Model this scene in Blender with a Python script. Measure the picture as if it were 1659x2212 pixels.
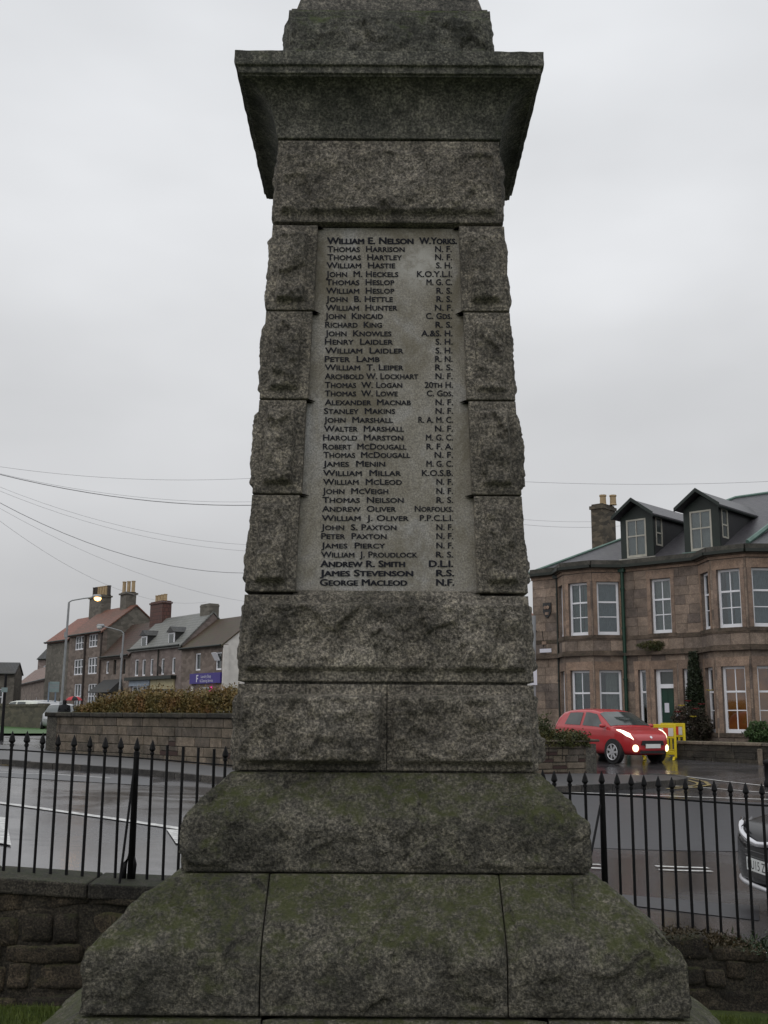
import bpy, bmesh, math, random
import numpy as np
from mathutils import Vector, Matrix, noise
random.seed(7)
for o in list(bpy.data.objects): bpy.data.objects.remove(o)
sc = bpy.context.scene
col = sc.collection
R_ = math.radians

# ------------------------------------------------------------------ camera
F, CX, CY = 2300.0, 829.5, 1106.0
PITCH, ROLL, CZ = R_(10.76), 0.006, 1.98
cam_d = bpy.data.cameras.new('camera'); cam = bpy.data.objects.new('camera', cam_d); col.objects.link(cam)
cam_d.sensor_fit = 'VERTICAL'; cam_d.sensor_height = 24.0; cam_d.lens = 24.0 * F / 2212.0
cam_d.clip_end = 3000; cam_d.clip_start = 0.05
CM = Matrix.Rotation(math.pi/2 + PITCH, 3, 'X') @ Matrix.Rotation(ROLL, 3, 'Z')
cam.matrix_world = Matrix.Translation((0, 0, CZ)) @ CM.to_4x4()
sc.camera = cam

# ------------------------------------------------------------------ sky, sun, exposure
SUN_EL, SUN_AZ = R_(48), R_(215)
w = bpy.data.worlds.new('World'); sc.world = w; w.use_nodes = True
nt = w.node_tree; nt.nodes.clear()
out = nt.nodes.new('ShaderNodeOutputWorld'); bg = nt.nodes.new('ShaderNodeBackground'); bg.inputs[1].default_value = 0.1
sky = nt.nodes.new('ShaderNodeTexSky'); sky.sky_type = 'NISHITA'; sky.sun_disc = False
sky.sun_elevation = SUN_EL; sky.sun_rotation = SUN_AZ; sky.dust_density = 6; sky.air_density = 2
tc = nt.nodes.new('ShaderNodeTexCoord'); sp = nt.nodes.new('ShaderNodeSeparateXYZ')
nt.links.new(tc.outputs['Generated'], sp.inputs[0])
rmp = nt.nodes.new('ShaderNodeValToRGB')
els = rmp.color_ramp.elements
els[0].position = 0.0; els[0].color = (0.46, 0.465, 0.475, 1)
els[1].position = 1.0; els[1].color = (0.90, 0.92, 0.96, 1)
e = els.new(0.16); e.color = (0.525, 0.53, 0.545, 1)
e = els.new(0.35); e.color = (0.64, 0.648, 0.665, 1)
e = els.new(0.60); e.color = (0.77, 0.785, 0.81, 1)
nt.links.new(sp.outputs[2], rmp.inputs[0])
cn = nt.nodes.new('ShaderNodeTexNoise'); cn.inputs['Scale'].default_value = 2.2; cn.inputs['Detail'].default_value = 4; cn.inputs['Roughness'].default_value = 0.45
mp = nt.nodes.new('ShaderNodeMapping'); mp.inputs['Scale'].default_value = (1, 1, 2.2); mp.inputs['Location'].default_value = (0.3, 0.9, 0.2)
nt.links.new(tc.outputs['Generated'], mp.inputs[0]); nt.links.new(mp.outputs[0], cn.inputs['Vector'])
cr = nt.nodes.new('ShaderNodeMapRange'); cr.inputs[1].default_value = 0.3; cr.inputs[2].default_value = 0.7; cr.inputs[3].default_value = 9.7; cr.inputs[4].default_value = 12.9
nt.links.new(cn.outputs[0], cr.inputs[0])
ml = nt.nodes.new('ShaderNodeVectorMath'); ml.operation = 'SCALE'
nt.links.new(rmp.outputs[0], ml.inputs[0]); nt.links.new(cr.outputs[0], ml.inputs[3])
mx = nt.nodes.new('ShaderNodeMix'); mx.data_type = 'RGBA'; mx.inputs[0].default_value = 0.96
nt.links.new(sky.outputs[0], mx.inputs[6]); nt.links.new(ml.outputs[0], mx.inputs[7])
nt.links.new(mx.outputs[2], bg.inputs[0]); nt.links.new(bg.outputs[0], out.inputs[0])
sun_d = bpy.data.lights.new('sun', 'SUN'); sun = bpy.data.objects.new('sun', sun_d); col.objects.link(sun)
sun_d.energy = 0.5; sun_d.angle = R_(60); sun_d.color = (1.0, 0.97, 0.93)
sd = Vector((math.sin(SUN_AZ)*math.cos(SUN_EL), math.cos(SUN_AZ)*math.cos(SUN_EL), math.sin(SUN_EL)))
sun.rotation_euler = sd.to_track_quat('Z', 'Y').to_euler()
sc.view_settings.view_transform = 'Standard'; sc.view_settings.look = 'None'
sc.view_settings.exposure = 0.0; sc.view_settings.gamma = 1.0; sc.view_settings.use_curve_mapping = False
sc.cycles.max_bounces = 6; sc.cycles.use_denoising = True

# ------------------------------------------------------------------ projection helpers (photo measured on a 1659 x 2212 grid)
CPOS = Vector((0, 0, CZ))
def ray(x, y): return CM @ Vector(((x-CX)/F, -(y-CY)/F, -1))
def at(x, y, Y): d = ray(x, y); return CPOS + d*(Y/d.y)
def atz(x, y, z): d = ray(x, y); return CPOS + d*((z-CZ)/d.z)
def atp(x, y, p, n): d = ray(x, y); n = Vector(n); return CPOS + d*((Vector(p)-CPOS).dot(n)/d.dot(n))

# ------------------------------------------------------------------ object helpers
def tag(o, label=None, cat=None, group=None, kind=None):
    if label: o['label'] = label
    if cat: o['category'] = cat
    if group: o['group'] = group
    if kind: o['kind'] = kind
    return o
def empty(name, loc=(0,0,0), rz=0, label=None, cat=None, group=None):
    o = bpy.data.objects.new(name, None); col.objects.link(o); o.location = loc; o.rotation_euler = (0,0,rz)
    o.empty_display_size = 0.2
    return tag(o, label, cat, group)
class MB:
    def __init__(s): s.v = []; s.f = []
    def box(s, x0, x1, y0, y1, z0, z1):
        b = len(s.v); s.v += [(x0,y0,z0),(x1,y0,z0),(x1,y1,z0),(x0,y1,z0),(x0,y0,z1),(x1,y0,z1),(x1,y1,z1),(x0,y1,z1)]
        s.f += [tuple(b+i for i in q) for q in ((0,3,2,1),(4,5,6,7),(0,1,5,4),(1,2,6,5),(2,3,7,6),(3,0,4,7))]; return s
    def obox(s, c, ux, uy, uz, hx, hy, hz):
        b = len(s.v); c = Vector(c); ux = Vector(ux).normalized(); uy = Vector(uy).normalized(); uz = Vector(uz).normalized()
        for dz in (-1,1):
            for dx, dy in ((-1,-1),(1,-1),(1,1),(-1,1)): s.v.append(tuple(c+ux*hx*dx+uy*hy*dy+uz*hz*dz))
        s.f += [tuple(b+i for i in q) for q in ((0,3,2,1),(4,5,6,7),(0,1,5,4),(1,2,6,5),(2,3,7,6),(3,0,4,7))]; return s
    def hexa(s, pts):
        b = len(s.v); s.v += [tuple(p) for p in pts]
        s.f += [tuple(b+i for i in q) for q in ((0,3,2,1),(4,5,6,7),(0,1,5,4),(1,2,6,5),(2,3,7,6),(3,0,4,7))]; return s
    def poly(s, pts):
        b = len(s.v); s.v += [tuple(p) for p in pts]; s.f.append(tuple(range(b, b+len(pts)))); return s
    def prism(s, pts, vec):
        n = len(pts); b = len(s.v); v = Vector(vec)
        s.v += [tuple(p) for p in pts] + [tuple(Vector(p)+v) for p in pts]
        s.f.append(tuple(b+i for i in range(n-1,-1,-1))); s.f.append(tuple(b+n+i for i in range(n)))
        for i in range(n): j = (i+1) % n; s.f.append((b+i, b+j, b+n+j, b+n+i))
        return s
    def tube(s, pts, rad, n=8, caps=True):
        pts = [Vector(p) for p in pts]; b = len(s.v)
        rr = rad if isinstance(rad, (list, tuple)) else [rad]*len(pts)
        for i, p in enumerate(pts):
            d = (pts[min(i+1,len(pts)-1)] - pts[max(i-1,0)]).normalized()
            a = Vector((0,0,1)) if abs(d.z) < 0.9 else Vector((1,0,0))
            u = d.cross(a).normalized(); v = d.cross(u)
            for k in range(n):
                t = 2*math.pi*k/n; s.v.append(tuple(p + (u*math.cos(t)+v*math.sin(t))*rr[i]))
        for i in range(len(pts)-1):
            for k in range(n):
                k2 = (k+1) % n; s.f.append((b+i*n+k, b+i*n+k2, b+(i+1)*n+k2, b+(i+1)*n+k))
        if caps:
            s.f.append(tuple(b+k for k in range(n-1,-1,-1))); s.f.append(tuple(b+(len(pts)-1)*n+k for k in range(n)))
        return s
    def lathe(s, prof, c=(0,0,0), n=12):
        return s.tube([(c[0],c[1],c[2]+z) for r,z in prof], [max(r,1e-4) for r,z in prof], n)
    def grid(s, P):
        b = len(s.v); m = len(P); n = len(P[0])
        for r in P: s.v += [tuple(p) for p in r]
        for i in range(m-1):
            for j in range(n-1): s.f.append((b+i*n+j, b+i*n+j+1, b+(i+1)*n+j+1, b+(i+1)*n+j))
        return s
    def mesh(s, name, smooth=False):
        me = bpy.data.meshes.new(name); me.from_pydata(s.v, [], s.f); me.update()
        if smooth: me.shade_smooth()
        return me
    def build(s, name, mat, parent=None, smooth=False, fix=True):
        me = s.mesh(name, smooth)
        if fix:
            bm = bmesh.new(); bm.from_mesh(me); bmesh.ops.recalc_face_normals(bm, faces=bm.faces); bm.to_mesh(me); bm.free()
        return link(name, me, mat, parent)
def link(name, me, mat, parent=None):
    o = bpy.data.objects.new(name, me); col.objects.link(o)
    if mat and not me.materials: me.materials.append(mat)
    if parent: o.parent = parent
    return o
def bevel(o, wd, seg=1):
    m = o.modifiers.new('bevel', 'BEVEL'); m.width = wd; m.segments = seg; m.limit_method = 'ANGLE'; return o
def share(o, loc, rz=0, scale=None, parent=None):
    c = o.copy(); col.objects.link(c); c.location = loc; c.rotation_euler = (0,0,rz)
    if scale: c.scale = scale
    if parent: c.parent = parent
    return c

# ------------------------------------------------------------------ materials
class NT:
    def __init__(s, name):
        s.m = bpy.data.materials.new(name); s.m.use_nodes = True; s.t = s.m.node_tree; s.t.nodes.clear()
        s.o = s.t.nodes.new('ShaderNodeOutputMaterial'); s.b = s.t.nodes.new('ShaderNodeBsdfPrincipled')
        s.t.links.new(s.b.outputs[0], s.o.inputs[0])
        s.g = s.t.nodes.new('ShaderNodeNewGeometry')
    def n(s, ty, **k):
        a = s.t.nodes.new(ty)
        for q, v in k.items(): setattr(a, q, v)
        return a
    def l(s, a, b): s.t.links.new(a, b)
    def pos(s, sc=(1,1,1)):
        mp = s.n('ShaderNodeMapping'); mp.inputs['Scale'].default_value = sc; s.l(s.g.outputs['Position'], mp.inputs[0]); return mp.outputs[0]
    def noise(s, scale, detail=5, rough=0.55, vec=None, dist=0):
        a = s.n('ShaderNodeTexNoise'); a.inputs['Scale'].default_value = scale; a.inputs['Detail'].default_value = detail
        a.inputs['Roughness'].default_value = rough; a.inputs['Distortion'].default_value = dist
        s.l(vec or s.g.outputs['Position'], a.inputs['Vector']); return a.outputs[0]
    def ramp(s, x, stops):
        r = s.n('ShaderNodeValToRGB'); e = r.color_ramp.elements
        e[0].position, e[0].color = stops[0][0], (*stops[0][1], 1); e[1].position, e[1].color = stops[-1][0], (*stops[-1][1], 1)
        for p, c in stops[1:-1]: q = e.new(p); q.color = (*c, 1)
        s.l(x, r.inputs[0]); return r.outputs[0]
    def mr(s, x, a, b, c=0.0, d=1.0):
        r = s.n('ShaderNodeMapRange'); r.interpolation_type = 'SMOOTHSTEP'
        for i, v in enumerate((a, b, c, d)): r.inputs[1+i].default_value = v
        s.l(x, r.inputs[0]); return r.outputs[0]
    def math(s, op, a, b):
        r = s.n('ShaderNodeMath', operation=op)
        for i, v in enumerate((a, b)):
            if isinstance(v, (int, float)): r.inputs[i].default_value = v
            else: s.l(v, r.inputs[i])
        return r.outputs[0]
    def mix(s, f, a, b, mode='MIX'):
        r = s.n('ShaderNodeMix', data_type='RGBA', blend_type=mode)
        for i, v in ((0, f), (6, a), (7, b)):
            if isinstance(v, (int, float)): r.inputs[i].default_value = v
            elif isinstance(v, tuple): r.inputs[i].default_value = (*v, 1)
            else: s.l(v, r.inputs[i])
        return r.outputs[2]
    def bump(s, h, strength, dist=0.01):
        b = s.n('ShaderNodeBump'); b.inputs['Strength'].default_value = strength; b.inputs['Distance'].default_value = dist
        s.l(h, b.inputs['Height']); s.l(b.outputs[0], s.b.inputs['Normal'])
    def fin(s, colr=None, rough=0.8, metal=0.0, spec=None):
        if isinstance(colr, tuple): s.b.inputs['Base Color'].default_value = (*colr, 1)
        elif colr is not None: s.l(colr, s.b.inputs['Base Color'])
        if isinstance(rough, (int, float)): s.b.inputs['Roughness'].default_value = rough
        else: s.l(rough, s.b.inputs['Roughness'])
        s.b.inputs['Metallic'].default_value = metal
        if spec is not None: s.b.inputs['Specular IOR Level'].default_value = spec
        return s.m
def plain(name, c, rough=0.6, metal=0.0, var=0.15, scale=3.0, spec=None):
    k = NT(name); n = k.noise(scale, 4)
    a = tuple(x*(1-var) for x in c); b = tuple(min(1, x*(1+var)) for x in c)
    return k.fin(k.ramp(n, [(0.3, a), (0.7, b)]), rough, metal, spec)
def emit(name, c, st):
    k = NT(name); k.b.inputs['Emission Color'].default_value = (*c, 1); k.b.inputs['Emission Strength'].default_value = st
    return k.fin(c, 0.3)
def stone(name, dark, mid, light, patch=2.5, speck=110, moss=0.0, mossc=(0.035,0.05,0.015), bump=0.6, rough=0.85, stain=0.5, streak=False, rand=0.0, mossn=0.3, mott=0.55, spk=0.85):
    k = NT(name)
    n1 = k.noise(patch, 6, 0.62, dist=0.4)
    c = k.ramp(n1, [(0.28, dark), (0.5, mid), (0.72, light)])
    c = k.mix(mott, c, k.ramp(k.noise(patch*4.2, 5, 0.75, dist=0.3), [(0.36, (0.30,0.30,0.29)), (0.5, (1,1,1)), (0.64, (1.75,1.72,1.62))]), 'MULTIPLY')
    f = k.noise(speck, 3, 0.75)
    c = k.mix(spk, c, k.ramp(f, [(0.36, (0.28,0.28,0.28)), (0.5, (0.95,0.95,0.95)), (0.64, (2.3,2.25,2.15))]), 'MULTIPLY')
    v = k.n('ShaderNodeTexVoronoi'); v.inputs['Scale'].default_value = speck*0.55; k.l(k.g.outputs['Position'], v.inputs['Vector'])
    c = k.mix(k.mr(v.outputs['Distance'], 0.10, 0.28, 0.5*min(1,spk*1.2), 0.0), c, (0.012,0.012,0.012))
    if stain:
        s1 = k.noise(1.3, 5, 0.7, k.pos((1,1,0.35 if streak else 0.8)), 0.6)
        c = k.mix(k.mr(s1, 0.47, 0.70, 0.0, stain), c, (0.018,0.019,0.017))
        if streak:
            s2 = k.noise(9, 4, 0.6, k.pos((1,1,0.06)))
            c = k.mix(k.mr(s2, 0.45, 0.68, 0.0, 0.55), c, (0.022,0.025,0.020))
    if moss:
        nz = k.n('ShaderNodeSeparateXYZ'); k.l(k.g.outputs['Normal'], nz.inputs[0])
        m1 = k.noise(3.1, 6, 0.72, dist=0.5)
        a = k.math('ADD', m1, k.math('MULTIPLY', nz.outputs[2], mossn))
        a = k.math('MULTIPLY', k.mr(a, 0.52, 0.78, 0.0, min(1, moss*1.3)), k.mr(k.noise(16, 5, 0.75), 0.36, 0.6, 0.1, 1.0))
        c = k.mix(a, c, mossc)
    if rand:
        oi = k.n('ShaderNodeObjectInfo')
        c = k.mix(1.0, c, k.ramp(oi.outputs['Random'], [(0, (1-rand,1-rand,1-rand*0.9)), (0.5,(1,0.97,0.93)), (1, (1+rand,1+rand*0.8,1+rand*0.6))]), 'MULTIPLY')
    h = k.math('ADD', k.math('MULTIPLY', k.noise(22, 6, 0.75), 1.0), k.math('MULTIPLY', f, 0.45))
    k.bump(h, bump, 0.035)
    return k.fin(c, rough, spec=0.35)

M = {}
M['granite'] = stone('granite', (0.082,0.075,0.064), (0.158,0.144,0.123), (0.25,0.23,0.20), speck=72, moss=0.2, stain=0.6, mossc=(0.05,0.055,0.025), bump=0.9)
M['granite_low'] = stone('granite_low', (0.050,0.048,0.041), (0.100,0.094,0.079), (0.165,0.154,0.13), speck=72, bump=0.9, moss=0.65, stain=0.6, mossc=(0.056,0.066,0.016), mossn=0.3)
M['granite_top'] = stone('granite_top', (0.042,0.044,0.038), (0.085,0.085,0.073), (0.14,0.135,0.118), speck=72, moss=0.85, stain=0.5, mossc=(0.046,0.062,0.016), streak=True)
M['mortar'] = stone('mortar', (0.05,0.05,0.043), (0.09,0.085,0.075), (0.13,0.12,0.105), speck=60, stain=0.4, bump=0.4)
k = NT('panel_granite')
n1 = k.noise(3.0, 6, 0.65, dist=0.6)
c = k.ramp(n1, [(0.3, (0.16,0.143,0.112)), (0.5, (0.245,0.23,0.203)), (0.72, (0.32,0.317,0.317))])
f = k.noise(120, 3, 0.75)
c = k.mix(0.7, c, k.ramp(f, [(0.34, (0.5,0.5,0.5)), (0.5, (1,1,1)), (0.66, (1.6,1.6,1.55))]), 'MULTIPLY')
s1 = k.noise(2.2, 5, 0.75, dist=0.5, vec=k.pos((1,1,0.7)))
c = k.mix(k.mr(s1, 0.42, 0.64, 0, 0.7), c, (0.12,0.104,0.07))
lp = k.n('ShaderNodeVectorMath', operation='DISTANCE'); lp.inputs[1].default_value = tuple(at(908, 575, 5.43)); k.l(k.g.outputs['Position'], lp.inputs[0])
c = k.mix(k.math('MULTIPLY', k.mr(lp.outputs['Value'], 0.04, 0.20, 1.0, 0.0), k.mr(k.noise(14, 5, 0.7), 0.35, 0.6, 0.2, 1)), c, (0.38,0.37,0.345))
k.bump(k.math('ADD', k.noise(60, 4, 0.7), k.math('MULTIPLY', f, 0.5)), 0.25, 0.008)
M['panel'] = k.fin(c, 0.75, spec=0.3)
M['lead'] = plain('lead_letter', (0.016,0.017,0.023), 0.8, var=0.3, scale=40, spec=0.15)
M['asphalt'] = None
k = NT('wet_asphalt')
n = k.noise(0.35, 5, 0.6); f = k.noise(90, 3, 0.7)
c = k.ramp(n, [(0.3, (0.045,0.045,0.05)), (0.6, (0.066,0.062,0.062)), (0.8,(0.09,0.08,0.074))])
c = k.mix(0.5, c, k.ramp(f, [(0.35,(0.5,0.5,0.5)),(0.65,(1.5,1.5,1.5))]), 'MULTIPLY')
pn = k.noise(0.5, 5, 0.6, k.pos((1,1,1)), 0.8)
k.bump(k.noise(60, 3, 0.7), 0.08, 0.01)
M['asphalt'] = k.fin(c, k.mr(pn, 0.35, 0.65, 0.09, 0.30), spec=0.5)
k = NT('wet_paving')
c = k.ramp(k.noise(1.2, 5), [(0.3,(0.028,0.028,0.030)),(0.7,(0.048,0.046,0.046))])
k.bump(k.noise(50,3), 0.2, 0.01); M['paving'] = k.fin(c, 0.42)
M['patch'] = plain('asphalt_repair', (0.038,0.040,0.046), 0.38, var=0.2, scale=8)
M['kerb'] = stone('kerb_stone', (0.022,0.021,0.020), (0.04,0.038,0.036), (0.075,0.072,0.068), speck=60, rough=0.5, rand=0.35, bump=0.3)
k = NT('road_paint'); c = k.mix(k.mr(k.noise(9,5,0.75), 0.42, 0.62, 0, 0.75), (0.62,0.62,0.60), (0.22,0.22,0.215)); M['paint'] = k.fin(c, 0.45)
k = NT('yellow_paint'); c = k.mix(k.mr(k.noise(7,5,0.75), 0.40, 0.6, 0.2, 0.85), (0.34,0.25,0.06), (0.10,0.085,0.06)); M['ypaint'] = k.fin(c, 0.5)
M['iron'] = plain('black_iron', (0.0065,0.0065,0.0075), 0.6, var=0.3, scale=20, spec=0.2)
M['rubble'] = stone('rubble', (0.020,0.018,0.014), (0.042,0.035,0.027), (0.078,0.063,0.046), patch=3, speck=70, moss=0.55, stain=0.55, rand=0.4, mossc=(0.045,0.05,0.018))
M['coping'] = stone('coping', (0.022,0.020,0.018), (0.038,0.035,0.030), (0.062,0.057,0.048), speck=70, moss=0.4, stain=0.5, rand=0.2)
M['dirt'] = stone('dirt', (0.02,0.018,0.014), (0.036,0.031,0.024), (0.06,0.05,0.038), speck=60, stain=0.4)
def leafm(name, stops, scale=5.0):
    k = NT(name); n = k.noise(scale, 4, 0.7); oi = k.noise(60, 2, 0.5)
    c = k.mix(0.8, k.ramp(n, stops), k.ramp(oi, [(0.3,(0.5,0.5,0.5)),(0.7,(1.5,1.5,1.5))]), 'MULTIPLY')
    return k.fin(c, 0.65)
M['grass'] = leafm('grass_blade', [(0.3,(0.045,0.075,0.008)),(0.7,(0.105,0.135,0.018))])
M['lawn'] = leafm('lawn', [(0.3,(0.035,0.055,0.012)),(0.7,(0.065,0.085,0.02))])
M['farlawn'] = leafm('roadside_lawn', [(0.3,(0.025,0.085,0.012)),(0.7,(0.05,0.12,0.022))])
M['hedge'] = leafm('autumn_hedge', [(0.32,(0.075,0.075,0.02)),(0.5,(0.15,0.105,0.026)),(0.68,(0.19,0.095,0.03))], 1.6)
M['ghedge'] = leafm('green_hedge', [(0.3,(0.018,0.032,0.010)),(0.5,(0.05,0.058,0.014)),(0.7,(0.11,0.085,0.016))], 2.0)
M['ivy'] = leafm('ivy', [(0.3,(0.010,0.018,0.008)),(0.7,(0.026,0.042,0.014))])
M['gleaf2'] = leafm('dull_green_leaf', [(0.3,(0.014,0.03,0.012)),(0.7,(0.04,0.062,0.024))])
M['gleaf'] = leafm('green_leaf', [(0.3,(0.02,0.05,0.01)),(0.7,(0.05,0.095,0.022))])
M['rleaf'] = leafm('dark_red_leaf', [(0.3,(0.03,0.012,0.012)),(0.7,(0.035,0.04,0.016))])
M['bracken'] = leafm('dead_bracken', [(0.3,(0.035,0.030,0.013)),(0.7,(0.075,0.05,0.021))])
M['twig'] = plain('twig', (0.035,0.027,0.02), 0.8)
M['ashlar'] = stone('ashlar', (0.135,0.109,0.091), (0.205,0.166,0.139), (0.265,0.22,0.19), patch=1.1, speck=30, stain=0.4, rand=0.34, bump=0.2, spk=0.25, mott=0.3)
M['dressed'] = stone('dressed_sandstone', (0.17,0.125,0.097), (0.25,0.183,0.143), (0.30,0.228,0.184), patch=1.0, speck=30, stain=0.35, rand=0.15, bump=0.15, spk=0.25, mott=0.3)
M['cornice'] = stone('stained_cornice', (0.05,0.04,0.03), (0.105,0.08,0.062), (0.18,0.138,0.108), patch=1.6, speck=30, moss=0.6, stain=0.6, mossc=(0.03,0.042,0.008), spk=0.25, mott=0.3)
k = NT('slate')
wv = k.n('ShaderNodeTexBrick'); wv.inputs['Scale'].default_value = 1.0; wv.inputs['Brick Width'].default_value = 0.3; wv.inputs['Row Height'].default_value = 0.2; wv.inputs['Mortar Size'].default_value = 0.012
wv.inputs['Color1'].default_value = (0.062,0.058,0.066,1); wv.inputs['Color2'].default_value = (0.045,0.043,0.05,1); wv.inputs['Mortar'].default_value = (0.02,0.02,0.022,1)
tcn = k.n('ShaderNodeTexCoord'); k.l(tcn.outputs['UV'], wv.inputs['Vector'])
c = k.mix(k.mr(k.noise(1.1,5,0.7),0.45,0.75,0,0.4), wv.outputs['Color'], (0.075,0.078,0.066)); k.bump(wv.outputs['Fac'], 0.4, -0.02)
M['slate'] = k.fin(c, 0.42)
M['parapet'] = stone('parapet_stone', (0.035,0.034,0.03), (0.07,0.067,0.058), (0.11,0.10,0.09), patch=1.6, speck=30, moss=0.6, stain=0.4, mossc=(0.03,0.04,0.01), spk=0.25, mott=0.3)
def tiles(name, a, b, moss=(0.05,0.045,0.02), ma=0.3, rough=0.6):
    k = NT(name); wv = k.n('ShaderNodeTexBrick'); wv.inputs['Scale'].default_value = 1.0; wv.inputs['Brick Width'].default_value = 0.28; wv.inputs['Row Height'].default_value = 0.3; wv.inputs['Mortar Size'].default_value = 0.02
    wv.inputs['Color1'].default_value = (*a,1); wv.inputs['Color2'].default_value = (*b,1); wv.inputs['Mortar'].default_value = (*(x*0.45 for x in b),1)
    tcn = k.n('ShaderNodeTexCoord'); k.l(tcn.outputs['UV'], wv.inputs['Vector'])
    c = k.mix(k.mr(k.noise(0.9,5,0.75),0.42,0.68,0,ma), wv.outputs['Color'], moss); k.bump(wv.outputs['Fac'], 0.5, -0.03)
    return k.fin(c, rough)
M['pantile'] = tiles('pantile', (0.19,0.075,0.045), (0.135,0.058,0.036))
M['brightpantile'] = tiles('bright_pantile', (0.25,0.085,0.05), (0.19,0.07,0.042), ma=0.1)
M['darkpantile'] = tiles('dark_pantile', (0.085,0.045,0.034), (0.06,0.036,0.028), ma=0.4)
M['mosstile'] = tiles('mossy_pantile', (0.07,0.042,0.024), (0.05,0.032,0.018), moss=(0.045,0.041,0.012), ma=0.95)
M['pinktile'] = tiles('faded_pantile', (0.22,0.135,0.105), (0.17,0.105,0.085), ma=0.3)
M['greyslate'] = tiles('grey_slate', (0.19,0.195,0.18), (0.15,0.155,0.145), moss=(0.13,0.13,0.10), ma=0.3, rough=0.5)
M['darkslate'] = tiles('dark_slate', (0.06,0.062,0.062), (0.045,0.046,0.047), ma=0.3)
def rubblewall(name, a, b, cc, sx=2.2):
    k = NT(name); v = k.n('ShaderNodeTexVoronoi'); v.inputs['Scale'].default_value = sx; k.l(k.pos((1,1,1.9)), v.inputs['Vector'])
    s = k.n('ShaderNodeSeparateColor'); k.l(v.outputs['Color'], s.inputs[0])
    c = k.ramp(s.outputs[0], [(0.0,a),(0.5,b),(1.0,cc)]); c = k.mix(k.mr(k.noise(0.7,5,0.7),0.4,0.7,0,0.45), c, (0.08,0.072,0.06))
    k.bump(v.outputs['Distance'], 0.4, -0.03); return k.fin(c, 0.85)
M['terr'] = rubblewall('brown_rubble_wall', (0.13,0.103,0.086), (0.18,0.143,0.12), (0.235,0.19,0.163))
M['terrgrey'] = rubblewall('grey_rubble_wall', (0.095,0.088,0.073), (0.13,0.12,0.10), (0.17,0.155,0.13))
M['terrpink'] = rubblewall('pink_rubble_wall', (0.16,0.127,0.116), (0.21,0.168,0.153), (0.255,0.21,0.193))
M['gardenwall'] = rubblewall('garden_rubble_wall', (0.06,0.056,0.04), (0.085,0.078,0.055), (0.12,0.105,0.075), 3)
M['redbrick'] = tiles('red_brick', (0.115,0.045,0.034), (0.085,0.036,0.028), ma=0.15)
M['chimstone'] = rubblewall('chimney_stone', (0.05,0.043,0.032), (0.085,0.072,0.052), (0.14,0.115,0.082), 4)
M['lime'] = plain('limewash', (0.62,0.60,0.56), 0.8, var=0.1)
M['white'] = plain('white_paint', (0.80,0.81,0.85), 0.4, var=0.05)
M['dwhite'] = plain('aged_white_paint', (0.40,0.385,0.33), 0.5, var=0.15)
M['green_lead'] = plain('verdigris_lead', (0.12,0.20,0.17), 0.5, var=0.2)
M['dgreen'] = plain('dark_green_paint', (0.008,0.042,0.026), 0.35, var=0.2)
M['blackgreen'] = plain('black_green_paint', (0.010,0.018,0.014), 0.5, var=0.3)
M['gutter'] = plain('gutter', (0.012,0.017,0.012), 0.5, var=0.4)
M['pot'] = plain('clay_pot', (0.38,0.28,0.16), 0.8)
M['dpot'] = plain('dark_pot', (0.05,0.04,0.035), 0.8)
M['cream'] = plain('cream_paint', (0.42,0.37,0.22), 0.6)
M['shopblue'] = plain('pale_blue_paint', (0.32,0.38,0.46), 0.5)
M['signblue'] = plain('sign_blue', (0.035,0.018,0.20), 0.4, var=0.08)
M['signwhite'] = plain('sign_white', (0.65,0.65,0.72), 0.5, var=0.04)
M['pink'] = emit('pink_neon', (0.9,0.03,0.35), 1.2)
M['room'] = plain('dark_room', (0.03,0.03,0.032), 0.9)
k = NT('warm_lit_room'); c = k.ramp(k.noise(2.5,3), [(0.35,(0.22,0.075,0.014)),(0.65,(0.36,0.14,0.03))]); k.l(c, k.b.inputs['Emission Color']); k.b.inputs['Emission Strength'].default_value = 0.28; M['warm'] = k.fin(c, 0.8)
M['net'] = plain('net_curtain', (0.27,0.265,0.24), 0.9, var=0.15, scale=6)
M['greencurt'] = plain('green_curtain', (0.075,0.13,0.115), 0.9, var=0.35, scale=9)
M['bluecurt'] = plain('blue_grey_blind', (0.13,0.17,0.20), 0.9, var=0.2, scale=9)
M['palecurt'] = plain('pale_curtain', (0.25,0.245,0.22), 0.9, var=0.2)
def glass(name, tint=(0.75,0.8,0.8), fac=0.12):
    m = bpy.data.materials.new(name); m.use_nodes = True; t = m.node_tree; t.nodes.clear()
    o = t.nodes.new('ShaderNodeOutputMaterial'); a = t.nodes.new('ShaderNodeBsdfTransparent'); g = t.nodes.new('ShaderNodeBsdfGlossy'); x = t.nodes.new('ShaderNodeMixShader')
    lw = t.nodes.new('ShaderNodeFresnel'); lw.inputs[0].default_value = 1.38
    mr = t.nodes.new('ShaderNodeMapRange'); mr.inputs[3].default_value = fac*0.5; mr.inputs[4].default_value = 1.0
    a.inputs[0].default_value = (*tint,1); g.inputs['Roughness'].default_value = 0.03; g.inputs[0].default_value = (0.9,0.92,0.95,1)
    t.links.new(lw.outputs[0], mr.inputs[0]); t.links.new(mr.outputs[0], x.inputs[0]); t.links.new(a.outputs[0], x.inputs[1]); t.links.new(g.outputs[0], x.inputs[2]); t.links.new(x.outputs[0], o.inputs[0])
    return m
M['glass'] = glass('window_glass')
M['carglass'] = plain('car_glass', (0.05,0.06,0.058), 0.06, var=0.3, scale=2, spec=0.8)
k = NT('red_car_paint'); k.b.inputs['Coat Weight'].default_value = 0.6; k.b.inputs['Coat Roughness'].default_value = 0.06; M['red'] = k.fin((0.42,0.022,0.027), 0.35)
k = NT('black_car_paint'); M['blackcar'] = k.fin((0.004,0.004,0.005), 0.2, spec=0.22)
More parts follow.
